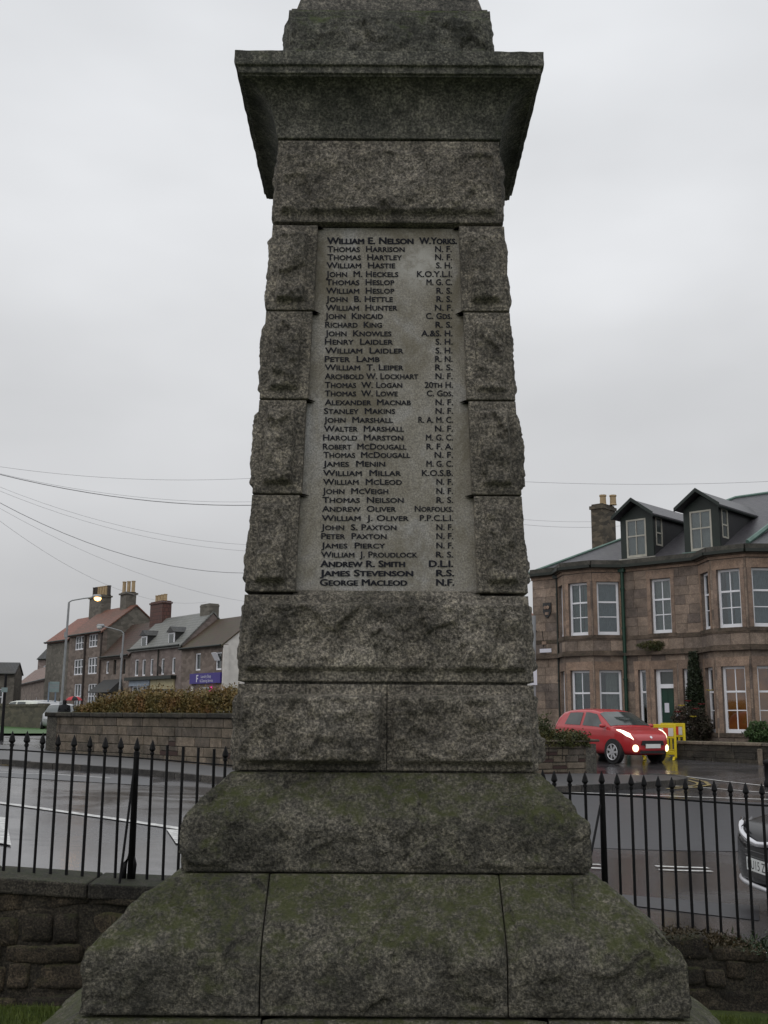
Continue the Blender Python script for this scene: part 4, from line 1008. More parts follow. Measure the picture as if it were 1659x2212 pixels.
# carved shield, street name plate, small lamp bracket and downpipes
mb = MB(); mb.prism([(.50,-.02,6.16),(.86,-.02,6.16),(.86,-.02,5.82),(.78,-.02,5.66),(.68,-.02,5.58),(.58,-.02,5.66),(.50,-.02,5.82)], (0,-.05,0)); sh_ = mb.build('carved_shield', M['slate'], villa)
mb = MB(); mb.lathe([(0.001,0),(.07,.02),(.07,.04),(.001,.05)], n=10)
for (x, z) in ((.62,5.98),(.74,5.98)):
    o = mb.build('shield_boss', M['dressed'], sh_); o.rotation_euler = (R_(90),0,0); o.location = (x,-.068,z)
mb = MB(); mb.box(.60,.76,-.09,-.07,5.70,5.80); mb.build('shield_bar', M['dressed'], sh_)
mb = MB(); mb.box(.30,.82,-.045,-.02,4.30,4.44); mb.build('street_name_plate', M['signwhite'], villa)
mb = MB(); mb.box(.40,.60,-.045,-.02,4.60,4.72); mb.build('wall_plaque', M['dressed'], villa)
mb = MB(); mb.tube([(.16,-.02,5.12),(.16,-.3,5.12),(.16,-.42,5.10)], .022, 6); mb.tube([(.42,-.03,5.10),(.46,-.03,4.75),(.47,-.03,4.5)], .012, 5); mb.build('lamp_bracket', M['iron'], villa)
for (x, y) in ((3.97,-.10),(1.16,-.09)):
    mb = MB(); mb.tube([(x,y,ZG-.1),(x,y,ZE-.1),(x,y-.02,ZE+.02)], 0.062 if x > 2 else 0.035, 8)
    for z in (1.6,3.2,5.0,6.4): mb.lathe([(.05,0),(.085 if x > 2 else .05,.01),(.085 if x > 2 else .05,.07),(.05,.08)], (x,y,z), 8)
    mb.box(x-.12,x+.12,y-.09,y+.06,ZE-.12,ZE+.02); mb.build('downpipe', M['dgreen'] if x > 2 else M['gutter'], villa)
# slate roof: main hipped slope plus the bays' hipped fronts
RZ, OV, PT = 5.7, 0.18, 0.53
zr_ = lambda y: ZE+0.12 + PT*(y + OV)
rf = MB()
hipu = -OV + RZ + OV
Rp = [(-OV,-OV,zr_(-OV)), (UE,-OV,zr_(-OV)), (UE,RZ,zr_(RZ)), (RZ,RZ,zr_(RZ))]
rf.poly(Rp)
rf.poly([(-OV,2*RZ+OV,zr_(-OV)),(-OV,-OV,zr_(-OV)),(RZ,RZ,zr_(RZ))]); rf.poly([(UE,RZ,zr_(RZ)),(UE,2*RZ+OV,zr_(-OV)),(-OV,2*RZ+OV,zr_(-OV)),(RZ,RZ,zr_(RZ))])
uvroof(rf.build('roof', M['slate'], villa))
for u0, u1 in bays:
    e0, e1 = u0-.1, u1+.1; a = PB+OV
    zb = zr_(-OV); base = [(e0,-OV+.1),(e0+PB,-a),(e1-PB,-a),(e1,-OV+.1)]
    um = (u0+u1)/2; ridge = (um, 1.6)
    rb = MB(); top = (um-.35, .55, zr_(.55)+.02); top2 = (um+.35,.55,zr_(.55)+.02)
    rb.poly([(base[0][0]-.0,base[0][1],zb+.0),(base[1][0],base[1][1],zb),top]); rb.poly([(*base[1],zb),(*base[2],zb),top2,top]); rb.poly([(*base[2],zb),(*base[3],zb),top2])
    rb.poly([(base[0][0],base[0][1],zb-.015),(base[1][0],base[1][1],zb-.015),(base[2][0],base[2][1],zb-.015),(base[3][0],base[3][1],zb-.015)])
    uvroof(rb.build('bay_roof', M['slate'], villa))
def leadline(a, b_, r_=0.055): MB().tube([a, b_], r_, 6).build('lead_roll', M['green_lead'], villa)
leadline((-OV,-OV,zr_(-OV)+.03),(RZ,RZ,zr_(RZ)+.03)); leadline((RZ,RZ,zr_(RZ)+.03),(UE,RZ,zr_(RZ)+.03))
# higher hipped roof block over the right bay, beyond the dormers
rb = MB(); c0 = 9.75; zt_ = zr_(RZ)+.25
zt_ = zr_(RZ)
rb.poly([(9.6,RZ-.8,zr_(RZ-.8)+.35),(11.6,RZ-3.2,zr_(RZ-.8)+.25),(UE+1.5,1.0,zr_(1.0)+.02),(UE+1.5,RZ,zt_)]); 
uvroof(rb.build('roof_block', M['slate'], villa))
leadline((9.6,RZ-.8,zr_(RZ-.8)+.38),(11.6,RZ-3.2,zr_(RZ-.8)+.28),.09); leadline((9.6,RZ-.8,zr_(RZ-.8)+.38),(8.4,.6,zr_(.6)+.05),.09)
def dormer(uc):
    fy, hw, zs, zt2, zp = 0.42, 0.66, 7.52, 9.10, 9.58
    de = empty('dormer', (uc, fy, 0)); de.parent = villa
    m = MB(); fr = frame_at((0,0,0),(1,0,0),(0,1,0)); wall_cells(m, fr, -hw, hw, zs-.25, zt2+.02, [(-.42,.38,zs+.08,zt2-.10)], 0, 0.10)
    m.poly([(-hw,.02,zt2),(hw,.02,zt2),(0,.02,zp-.05)]); m.build('dormer_front', M['blackgreen'], de)
    for sx in (-1,1):
        m = MB(); y_end = (zt2-(ZE+.12))/PT-OV-fy+.05
        if sx > 0: wall_cells(m, frame_at((hw,0,0),(0,1,0),(-1,0,0)), .10, y_end, zs-.5, zt2, [(.20,.66,8.0,zt2-.06)], 0, .06)
        else: wall_cells(m, frame_at((-hw,0,0),(0,1,0),(1,0,0)), .10, y_end, zs-.5, zt2, [], 0, .06)
        m.build('dormer_cheek', M['slate'], de)
    m = MB(); fs_ = frame_at((hw,0,0),(0,1,0),(-1,0,0))
    for a, b_, c1, d1 in ((.20,.25,8.0,zt2-.06),(.60,.66,8.0,zt2-.06),(.25,.60,zt2-.11,zt2-.06),(.25,.60,8.0,8.06),(.25,.60,8.44,8.49)): fr_box(m, fs_, a, b_, -.015, .04, c1, d1)
    sw = m.build('side_window', M['dwhite'], de); m = MB(); fr_box(m, fs_, .22, .64, .01, .015, 8.02, zt2-.08); m.build('pane', M['carglass'], sw)
    m = MB(); L = 4.35
    for sx in (-1,1):
        e0 = Vector((sx*(hw+.17),-.32,zt2-.06)); r0 = Vector((0,-.32,zp+.06))
        m.hexa([e0, r0, r0+Vector((0,L,0)), e0+Vector((0,L-1.1,0)), e0+Vector((0,0,.05)), r0+Vector((0,0,.05)), r0+Vector((0,L,.05)), e0+Vector((0,L-1.1,.05))])
    uvroof(m.build('dormer_roof', M['slate'], de)); m = MB()
    for sx in (-1,1):
        e0 = Vector((sx*(hw+.18),-.35,zt2-.09)); r0 = Vector((0,-.35,zp+.04))
        m.hexa([e0, r0, r0+Vector((0,.06,0)), e0+Vector((0,.06,0)), e0+Vector((0,0,.13)), r0+Vector((0,0,.13)), r0+Vector((0,.06,.13)), e0+Vector((0,.06,.13))])
    m.tube([(hw+.12,-.2,zt2-.07),(hw+.12,3.0,zt2-.07)], .05, 6); m.build('bargeboard', M['blackgreen'], de)
    # the window itself is a part of the villa carried by the dormer
    fr2 = frame_at((0,0,0),(1,0,0),(0,1,0)); w_ = MB(); s0, s1, z0, z1 = -.42,.38,zs+.08,zt2-.10; mz = z0+.78
    for a, b_, c1, d1 in ((s0,s0+.06,z0,z1),(s1-.06,s1,z0,z1),(s0+.06,s1-.06,z1-.06,z1),(s0+.06,s1-.06,z0,z0+.09),(s0+.06,s1-.06,mz-.025,mz+.025),(-.035,-.005,z0+.09,mz-.025),(-.035,-.005,mz+.025,z1-.06)): fr_box(w_, fr2, a, b_, -.01, .05, c1, d1)
    wo = w_.build('dormer_window', M['dwhite'], de)
    m = MB(); fr_box(m, fr2, s0+.02, s1-.02, .01, .016, z0+.02, z1-.02); m.build('pane', M['glass'], wo)
    m = MB(); fr_box(m, fr2, s0-.02, s1+.02, .10, .11, z0-.05, z1+.05); m.build('net_curtain', M['net'], wo)
    m = MB(); m.box(-hw-.05,hw+.1,-.1,.12,zs-.24,zs+.05); m.build('dormer_sill', M['dwhite'] if uc < 5 else M['green_lead'], de)
dormer(4.33); dormer(6.85)
# chimney stack
def chimney(par, x0, x1, y0, y1, z0, z1, mat, pots, potr=0.14, poth=0.5, cap=0.07, pm=None):
    m = MB(); m.box(x0,x1,y0,y1,z0,z1-.22); m.box(x0-cap,x1+cap,y0-cap,y1+cap,z1-.22,z1-.08); m.box(x0+.02,x1-.02,y0+.02,y1-.02,z1-.08,z1)
    c_ = m.build('chimney', mat, par); uvroof(c_)
    for i, p in enumerate(pots):
        m = MB(); m.lathe([(potr,0),(potr*.85,.05),(potr*.8,poth-.08),(potr*.95,poth-.06),(potr*.95,poth),(potr*.7,poth)], (p[0],p[1],z1), 10); m.build('chimney_pot', (pm[i] if pm else M['pot']), c_)
    return c_
HP = lambda x, y, v: (lambda p: ((p-HO).dot(HU), p.z))(atp(x, y, HO-HN*v, HN))
cu0, cz1 = HP(1276,1090,4.2); cu1, _z = HP(1301,1092,4.2)
chimney(villa, cu0, cu1, 4.2, 5.2, 7.6, cz1, M['chimstone'], [(cu0+.35,4.6),(cu0+.65,4.9)], .16, .42, .05)

# ------------------------------------------------------------------ villa garden: low wall, climbing plant, shrubs, moss plant
def HW(u_, v_, z=None):
    p = HO + HU*u_ + HN*v_; zz = zr(p.x, p.y) if z is None else z; return Vector((p.x, p.y, zz))
ga, gb = atg(1462,1640), atg(1659,1652)
gw = empty('front_garden_wall', (ga.x, ga.y, 0), math.atan2(gb.y-ga.y, gb.x-ga.x), 'low grey stone front garden wall below the villa windows', 'wall')
gl = math.hypot(gb.x-ga.x, gb.y-ga.y)+4; zgw = at(1473,1600,ga.y).z; zgb = zr(ga.x,ga.y)
m = MB(); m.box(0,gl,.02,.26,zgb-.3,zgw-.1); m.build('wall_core', M['mortar'], gw)
x = 0; r_ = random.Random(2)
for j in range(3):
    x = -r_.uniform(0,.3)
    while x < gl:
        wd = r_.uniform(.5,.9); h0 = zgb-.1; hh = (zgw-.1-h0)/3
        m = MB(); m.box(max(0,x)+.006, min(gl,x+wd)-.006, -.005+r_.uniform(-.008,.004), .05, h0+j*hh+.006, h0+(j+1)*hh-.006)
        if min(gl,x+wd)-max(0,x) > .05: m.build('stone', M['darkwall'] if 'darkwall' in M else M['coping'], gw)
        x += wd
x = 0
while x < gl:
    m = MB(); m.box(x+.004, x+.9-.004, -.05, .31, zgw-.095, zgw+.0); bevel(m.build('coping_stone', M['planterstone'], gw), .02); x += .9
def shrub(name, label, base, wd, hgt, mat, n, size, seed, cat='shrub', flowers=None, dep=None, stem=True):
    e_ = empty(name, base, 0, label, cat); dep = dep or wd
    def fn(r):
        while True:
            x, y, z = r.uniform(-1,1), r.uniform(-1,1), r.uniform(0,1)
            rr = 1 - 0.45*abs(z-.5)*2 + 0.35*noise.noise(Vector((x*2.2+seed,y*2.2,z*3)))
            if x*x+y*y < rr*rr and r.random() < 0.35+0.65*(x*x+y*y): return (x*wd/2, y*dep/2, z*hgt)
    leaves('foliage', n, fn, size, mat, e_, seed)
    if stem:
        rr = random.Random(seed)
        stems('stem', [((rr.uniform(-.1,.1),rr.uniform(-.1,.1),-.05),(rr.uniform(-wd/3,wd/3),rr.uniform(-dep/3,dep/3),hgt*rr.uniform(.6,.95))) for _ in range(10)], e_, M['twig'], .012)
    for fm, pos in (flowers or []):
        for p in pos:
            f = MB()
            for k_ in range(6):
                a = k_*math.pi/3; f.poly([(p[0],p[1],p[2]),(p[0]+.09*math.cos(a-.4),p[1]+.09*math.sin(a-.4),p[2]+.05),(p[0]+.12*math.cos(a),p[1]+.12*math.sin(a),p[2]+.03),(p[0]+.09*math.cos(a+.4),p[1]+.09*math.sin(a+.4),p[2]+.05)])
            f.build('flower', fm, e_)
    return e_
b0 = HW(6.62, 0.18); 
shrub('climbing_plant', 'dark climbing plant trained up the villa wall beside the green door', (b0.x,b0.y,b0.z), 0.62, 3.15, M['ivy'], 5200, .055, 21, 'climber', dep=0.34)
b0 = HW(6.75, 0.75)
shrub('rose_bush', 'straggly rose bush with yellow and red flowers below the climber', (b0.x,b0.y,b0.z+.1), 1.5, 1.25, M['rleaf'], 3600, .05, 22, 'bush', [(M['yflower'],[(-.45,-.5,1.25),(.55,-.3,1.75),(-.1,-.55,.9)]),(M['rflower'],[(-.55,-.4,1.05),(-.2,-.4,1.4),(.2,-.5,1.3),(.0,-.55,1.15)])], dep=.8)
b0 = HW(9.35, 1.5)
shrub('green_shrub', 'bright green leafy shrub at the right edge below the bay window', (b0.x,b0.y,b0.z+.25), 0.9, .7, M['gleaf'], 2600, .05, 23)
b0 = HW(5.25, 0.12, 4.2)
e_ = shrub('moss_growth', 'mossy weed growing on the ledge above the green door', b0, 1.5, 0.34, M['ghedge'], 2600, .03, 24, 'plant', dep=.25, stem=False)
b0 = HW(4.0, 1.5)

# ------------------------------------------------------------------ yellow plastic street barriers
def barrier_proto():
    e_ = empty('street_barrier', (0,0,0), 0); m = MB(); W_, H_ = 0.98, 1.0
    for x in (-W_/2, W_/2-.07): m.box(x, x+.07, -.03, .03, .06, H_)
    m.box(-W_/2+.07, W_/2-.07, -.03, .03, H_-.10, H_); m.box(-W_/2+.07, W_/2-.07, -.03, .03, .14, .24); m.box(-W_/2+.07, W_/2-.07, -.03, .03, .60, .66)
    for i in range(4): x = -W_/2+.20+i*.17; m.box(x, x+.06, -.022, .022, .24, .60)
    bevel(m.build('frame', M['barrier'], e_), .008)
    for i in range(6):
        w_ = (W_-.16)/6; x = -W_/2+.08+i*w_; m = MB(); m.box(x, x+w_, -.036, .036, .665, H_-.105); m.build('reflective_panel', M['refred'] if i % 2 == 0 else M['refwhite'], e_)
    for x in (-W_/2+.08, W_/2-.08): m = MB(); m.prism([(x-.03,-.28,0),(x-.03,.28,0),(x-.03,.06,.09),(x-.03,-.06,.09)], (.06,0,0)); m.build('foot', M['barrier'], e_)
    return e_
bp = barrier_proto()
def copy_tree(o, parent=None):
    c_ = o.copy(); col.objects.link(c_); c_.parent = parent
    for ch in list(o.children): copy_tree(ch, c_)
    return c_
b1 = atg(1425,1641); bp.location = b1; bp.rotation_euler = (0,0,R_(-20))
tag(bp, 'yellow plastic barrier with red and white strip just behind the red car', 'barrier', 'yellow street barriers')
b2 = atg(1456,1637); bb = copy_tree(bp); bb.location = b2; bb.rotation_euler = (0,0,R_(-62))
bb['label'] = 'yellow plastic barrier turned side-on at the right of the pair'

# ------------------------------------------------------------------ cars
def car(name, label, loc, head, L, W, H, paint, kind='hatch', lit=False, group=None, detail=True, slope=0.0):
    e_ = empty(name, loc, head, label, 'car', group); e_.rotation_euler = (0, slope, head)
    if kind == 'hatch':
        D = [0,.04,.14,.34,.62,.80,1.10,1.48,1.85,2.4,2.85,3.12,3.28,3.38,3.43]
        ZT = [.58,.69,.78,.865,.93,.965,1.18,1.395,1.455,1.465,1.44,1.39,1.27,1.05,.75]
        HWd = [.47,.57,.655,.735,.785,.795,.805,.815,.815,.815,.805,.785,.76,.73,.66]
        ZL = [.30,.24,.21,.20,.20,.20,.20,.20,.20,.20,.20,.21,.24,.28,.36]
        belt0, belt1 = .86, .98
    else:
        D = [0,.05,.16,.40,.80,1.15,1.50,1.95,2.5,3.2,3.8,4.15,4.32,4.40]
        ZT = [.66,.80,.885,.945,.995,1.03,1.28,1.52,1.60,1.60,1.53,1.38,1.10,.8]
        HWd = [.60,.70,.80,.87,.90,.905,.91,.91,.91,.905,.89,.86,.82,.74]
        ZL = [.30,.25,.22,.21,.21,.21,.21,.21,.21,.21,.21,.24,.30,.36]
        belt0, belt1 = .95, 1.05
    kx = L/D[-1]; kz = H/max(ZT); kw = (W/2)/max(HWd)
    def sec(d):
        zt = float(np.interp(d, D, ZT)); hw = float(np.interp(d, D, HWd)); zl = float(np.interp(d, D, ZL)); bt = belt0+(belt1-belt0)*d/D[-1]
        b_ = min(bt, zt-.05); up = zt-b_; roofw = hw*(0.97-0.22*min(1, up/.45))
        return [(0,zl),(hw*.80,zl),(hw*.96,zl+.10),(hw,(zl+b_)/2),(hw*.985,b_-.03),(hw*.965,b_),(roofw,zt-.055*min(1,up/.2)),(roofw*.72,zt-.012),(0,zt)]
    def P(d, t, off=0.0, sg=1):
        def raw(d_, t_):
            s_ = sec(d_); i = min(int(t_), len(s_)-2); f = t_-i; return Vector((L/2-d_*kx, sg*(s_[i][0]+(s_[i+1][0]-s_[i][0])*f)*kw, (s_[i][1]+(s_[i+1][1]-s_[i][1])*f)*kz))
        p = raw(d, t)
        if off:
            a = raw(min(D[-1],d+.03), t)-raw(max(0,d-.03), t); b_ = raw(d, min(8,t+.15))-raw(d, max(0,t-.15)); n_ = a.cross(b_)
            if n_.length > 1e-9:
                n_.normalize()
                if n_.dot(p-Vector((p.x*.8,0,.6))) < 0: n_ = -n_
                p = p + n_*off
        return p
    ds = sorted(set(list(np.linspace(0, D[-1], 44)) + D)); ring = [0,1,1.5,2,2.5,3,3.5,4,4.5,5,5.5,6,6.5,7,8]
    rows = [[P(d, t, 0, 1) for t in ring] + [P(d, t, 0, -1) for t in ring[::-1][1:]] for d in ds]
    m = MB(); m.grid(rows); n_ = len(rows[0]); m.f.append(tuple(range(n_-1))); m.f.append(tuple(range(len(m.v)-n_, len(m.v)-1)))
    body = m.build('body', paint, e_, smooth=True); sb = body.modifiers.new('s','SUBSURF'); sb.levels = 1; sb.render_levels = 1
    def patch(nm, d0, d1, t0, t1, mat, off, sg=1, nd=10, ntt=6, sh=None, par=None):
        rows = []
        for i in range(nd+1):
            for_ = []
            for j in range(ntt+1):
                t = t0+(t1-t0)*j/ntt; a, b_ = (d0, d1) if sh is None else sh(j/ntt); for_.append(P(a+(b_-a)*i/nd, t, off, sg))
            rows.append(for_)
        m = MB(); m.grid(rows); return m.build(nm, mat, par or e_, smooth=True)
    if kind == 'hatch':
        for sg in (1,-1):
            patch('side_window', 0,0, 5.12, 5.9, M['carglass'], .008, sg, sh=lambda f: (1.02+.50*f, 2.02-.02*f)); patch('rear_side_window', 0,0, 5.12, 5.88, M['carglass'], .008, sg, sh=lambda f: (2.14-.02*f, 2.86-.12*f))
        wsd = (.86,1.44)
    else:
        for sg in (1,-1): patch('side_window', 0,0, 5.12, 5.9, M['carglass'], .008, sg, sh=lambda f: (1.35+.5*f, 3.6-.2*f))
        wsd = (1.20,1.88)
    rows = [[P(wsd[0]+(wsd[1]-wsd[0])*i/8, t, .008, sg) for sg, t in [(1,6.05),(1,6.5),(1,7),(1,7.5),(1,8),(-1,7.5),(-1,7),(-1,6.5),(-1,6.05)]] for i in range(9)]
    m = MB(); m.grid(rows); m.build('windscreen', M['carglass'], e_, smooth=True)
    rr = .285 if kind == 'hatch' else .34; fx, rx = L/2-.70*kx, -L/2+.56*kx
    if kind != 'hatch': fx, rx = L/2-.86*kx, -L/2+.86*kx
    for x in (fx, rx):
        for sg in (1,-1):
            y = sg*(W/2-.09)
            m = MB(); m.tube([(x,sg*(W/2-.14),rr+.02),(x,sg*(W/2+.002),rr+.02)], rr+.055, 24); m.build('wheel_arch', M['blackplastic'], e_)
            m = MB(); m.tube([(x,y-sg*.08,rr),(x,y-sg*.07,rr),(x,y+sg*.085,rr),(x,y+sg*.098,rr)], [rr*.9,rr,rr,rr*.9], 24); wh = m.build('wheel', M['tyre'], e_, smooth=False)
            m = MB()
            for k_ in range(7):
                a = k_*2*math.pi/7; c_, s_ = math.cos(a), math.sin(a); m.obox((x+c_*rr*.37,y+sg*.10,rr+s_*rr*.37), (c_,0,s_), (0,1,0), (-s_,0,c_), rr*.36, .008, rr*.11)
            m.tube([(x,y+sg*.09,rr),(x,y+sg*.112,rr)], rr*.15, 10); 
            nn = 20; ring_o = [(x+math.cos(2*math.pi*k_/nn)*rr*.74, y+sg*.104, rr+math.sin(2*math.pi*k_/nn)*rr*.74) for k_ in range(nn+1)]; m.tube(ring_o, rr*.05, 5, caps=False)
            m.build('rim', M['rim'], wh)
    if not detail: return e_
    for sg in (1,-1):
        m = MB(); m.lathe([(.01,-.05),(.07,-.035),(.085,0),(.07,.045),(.01,.06)], (0,0,0), 10); o = m.build('mirror', paint, e_, smooth=True)
        dm = 1.02 if kind == 'hatch' else 1.35; q = P(dm, 5.15, 0, sg); o.location = (q.x, q.y+sg*.11, q.z+.06); o.scale = (.8,1.25,1.0)
    if kind == 'hatch':
        for sg in (1,-1):
            patch('headlight', 0,0, 3.9, 6.0, M['headlit'] if lit else M['chrome'], .012, sg, sh=lambda f: (.07+.09*f, .26+.36*math.sin(f*2.4)*.9))
            m = MB(); q = P(.06, 2.6, .01, sg); m.lathe([(.001,0),(.075,.012),(.085,.03),(.085,.05)], (0,0,0), 14); o = m.build('fog_lamp', M['foglit'] if lit else M['chrome'], e_); o.location = (L/2-.02, sg*.56, .40); o.rotation_euler = (0, R_(-90), R_(20)*sg); o.scale = (1.15,1,1)
        m = MB(); m.prism([(L/2+.004,-.40,.48),(L/2+.004,.40,.48),(L/2+.004,.36,.60),(L/2+.004,-.36,.60)], (.02,0,0)); m.build('grille', M['blackplastic'], e_)
        m = MB(); m.prism([(L/2-.02,-.46,.26),(L/2-.02,.46,.26),(L/2-.02,.42,.33),(L/2-.02,-.42,.33)], (.035,0,0)); m.build('lower_grille', M['blackplastic'], e_)
        m = MB(); m.box(L/2+.02,L/2+.035,-.26,.26,.40,.51); m.build('number_plate', M['plate'], e_)
        m = MB(); m.box(L/2-.02,L/2+.012,-.44,.44,.355,.40); m.build('bumper_bar', paint, e_)
        m = MB(); m.lathe([(.001,0),(.04,.004),(.04,.012)], n=10); o = m.build('badge', M['chrome'], e_); o.location = (L/2-.05,0,.685); o.rotation_euler = (0,R_(60),0)
    return e_
cp = atg(1330,1646)
red = car('red_car', 'small red hatchback with lit headlights driving past the villa', (6.55, 31.2, zr(6.55,31.2)), R_(-62), 3.43, 1.63, 1.465, M['red'], lit=True)
# black car nosing in at the right edge, behind the railing
bc_p = Vector((3.46, 10.1, 0)); hd_b = R_(180+4)
BL2 = 4.4
bcx = bc_p + Vector((-math.cos(hd_b), -math.sin(hd_b), 0))*BL2/2
blk = car('black_car', 'black car with silver grille bars at the right edge behind the railing', (bcx.x, bcx.y, zr(bc_p.x+.5, bc_p.y)), hd_b, BL2, 1.82, 1.45, M['blackcar'], kind='suv')
def front_bits(e_, L, W):
    m = MB(); n = 16; pts = []
    for i in range(n+1):
        y = -W*.44 + W*.88*i/n; t = abs(y)/(W*.44); pts.append((L/2+.035-.20*t**2.6, y, .70+.10*t**2-.05*(1-t)))
    m.tube(pts, [.028]*len(pts), 8); m.build('chrome_bar', M['chrome'], e_, smooth=True)
    for sg in (-1,1):
        m = MB(); m.grid([[(L/2+.012-.055*i-.010*j, sg*(W*.27+W*.042*i), .66+.035*j+.012*i) for j in range(4)] for i in range(6)]); o = m.build('headlight', M['chrome'], e_, smooth=True)
    m = MB(); m.grid([[(L/2+.012-.16*(abs(y)/(W*.4))**3, y, z) for y in np.linspace(-W*.40, W*.40, 13)] for z in (.34,.48,.62)]); m.build('grille', M['blackplastic'], e_)
    for z in (.52,.57,.62):
        m = MB(); m.tube([(L/2+.016-.16*(abs(y)/(W*.4))**3, y, z) for y in np.linspace(-W*.38, W*.38, 13)], .006, 5); m.build('grille_bar', M['blackcar'], e_)
    m = MB(); m.box(L/2+.03, L/2+.042, -.26, .26, .40, .512); pl = m.build('number_plate', M['plate'], e_)
    me = text_mesh('KU15 ZJL', 1.0, 0, .0, caps=False); co = [v.co.copy() for v in me.vertices]; x0 = min(c_.x for c_ in co); x1 = max(c_.x for c_ in co); y1 = max(c_.y for c_ in co)
    for v in me.vertices: v.co = Vector((L/2+.0435, -.235+.47*(v.co.x-x0)/(x1-x0), .418+.078*v.co.y/y1))
    link('plate_lettering', me, M['blackplastic'], pl)
    m = MB(); m.tube([(L/2+.03-.16*(abs(y)/(W*.45))**2.5, y, .27) for y in np.linspace(-W*.44, W*.44, 13)], .022, 6); m.build('splitter', M['rim'], e_, smooth=True)
front_bits(blk, BL2, 1.82)
# cars parked in the side street
def spotcar(label, px, py, Y, head, paint, grp='cars in the side street', kind='hatch', lit=False):
    p = at(px, py, Y); z = zr(p.x, p.y)
    return car('parked_car', label, (p.x, p.y, z), head, 4.0, 1.7, 1.45, paint, kind, group=grp, detail=lit, lit=lit)
spotcar('pale cream car whose roof shows above the roadside wall', 44, 1530, 72, R_(150), M['palecar'])
spotcar('light silver car partly hidden behind the roadside wall', 78, 1535, 74, R_(150), M['silver'])
c_ = spotcar('silver car with red tail lamp seen behind the double sign posts', 100, 1560, 66, R_(115), M['silver'])
m = MB(); m.box(-2.03,-1.98,.45,.7,.75,1.0); m.box(-2.03,-1.98,-.7,-.45,.75,1.0); m.build('tail_lamp', M['tail'], c_)
c2_ = spotcar('grey car facing the camera at the corner of the hedge wall', 131, 1548, 60, R_(-80), M['silver'], lit=False)
m = MB(); m.box(1.86,1.93,.42,.66,.62,.74); m.box(1.86,1.93,-.66,-.42,.62,.74); m.build('headlight', M['chrome'], c2_)

# ------------------------------------------------------------------ terrace on the left
TU = Vector((.6,-.8,0)); TN = Vector((-.8,-.6,0)); TO = Vector((-13.0,75.0,0)); TRZ = math.atan2(TU.y, TU.x)
def TP(x, y, v=0):
    p = atp(x, y, TO-TN*v, TN); return (p-TO).dot(TU), p.z
def c2p(x, y): return (200+x*.4521)/1.852, (2300+y*.4521)/1.852
def row_house(name, label, u0, u1, zb, ze, rise, depth, wmat, rmat, wins, gables=True, wallr=None, back=0.0, gable_mat=None):
    e_ = empty(name, TO+TU*u0-TN*back, TRZ, label, 'house'); e_.location.z = 0; L = u1-u0
    fr = frame_at((0,0,0),(1,0,0),(0,1,0)); ops = [(a-u0, b_-u0, c0, d0) for a,b_,c0,d0,*_ in wins]
    m = MB(); wall_cells(m, fr, 0, L, zb, ze, ops, 0, .35); m.build('wall', wmat, e_)
    m = MB(); D = depth
    for x0, x1 in ((0,.3),(L-.3,L)):
        m.hexa([(x0,.36,zb),(x1,.36,zb),(x1,D,zb),(x0,D,zb),(x0,.36,ze),(x1,.36,ze),(x1,D,ze),(x0,D,ze)])
        m.prism([(x0,.02,ze),(x0,D,ze),(x0,D/2,ze+rise-.05)], (x1-x0,0,0))
    m.box(.3,L-.3,D-.3,D,zb,ze); m.build('gable', gable_mat or wmat, e_)
    m = MB(); t = .12
    for (ya, yb) in ((-.22, D/2), (D+.22, D/2)):
        za = ze-.22*rise/(D/2)
        m.hexa([(-.08,ya,za),(L+.08,ya,za),(L+.08,yb,ze+rise),(-.08,yb,ze+rise),(-.08,ya,za+t),(L+.08,ya,za+t),(L+.08,yb,ze+rise+t),(-.08,yb,ze+rise+t)])
    uvroof(m.build('roof', rmat, e_))
    m = MB(); m.tube([(0,-.28,ze-.06),(L,-.28,ze-.06)], .07, 6); m.build('gutter', M['gutter'], e_)
    for a, b_, c0, d0, *st in wins:
        st = st[0] if st else 'w'; s0, s1 = a-u0, b_-u0; m = MB(); f = .09
        if st == 'dark':
            for q in ((s0,s0+.05,c0,d0),(s1-.05,s1,c0,d0)): fr_box(m, fr, q[0], q[1], .10, .16, q[2], q[3])
            wo = m.build('window', M['dpot'], e_)
        else:
            for q in ((s0,s0+f,c0,d0),(s1-f,s1,c0,d0),(s0+f,s1-f,d0-f,d0),(s0+f,s1-f,c0,c0+f*1.2)): fr_box(m, fr, q[0], q[1], .06, .14, q[2], q[3])
            if st in ('w','w3'):
                n_ = 3 if st == 'w3' else 2
                for i in range(1, n_): x = s0+(s1-s0)*i/n_; fr_box(m, fr, x-.04, x+.04, .06, .14, c0+f*1.2, d0-f)
            zz = (c0+d0)/2; 
            if st != 'slim': fr_box(m, fr, s0+f, s1-f, .07, .13, zz-.03, zz+.03)
            wo = m.build('window', M['white'], e_)
        m = MB(); fr_box(m, fr, s0+.02, s1-.02, .15, .17, c0+.02, d0-.02); m.build('pane', M['carglass'], wo)
    return e_
ZB = 0.9
def W(x0, y0, x1, y1, st='w'):
    a, z1 = TP(*c2p(x0,y0)); b_, z0 = TP(*c2p(x1,y1)); _, z0b = TP(*c2p(x0,y1)); return (a, b_, z0, z1, st)
h1 = row_house('terraced_house', 'stone end house with mossy roof, white gable and blue shop sign', -2.35, 3.85, ZB, 6.55, 2.1, 5.4, M['terr'], M['mosstile'],
    [(-.25,.55,4.9,6.1,'slim'),(2.75,3.6,4.85,6.05,'slim'),(.4,2.2,1.6,3.75,'slim')], gable_mat=M['lime'])
m = MB(); m.box(6.18,6.32,-.06,.35,ZB,6.5); m.build('white_quoin', M['lime'], h1)
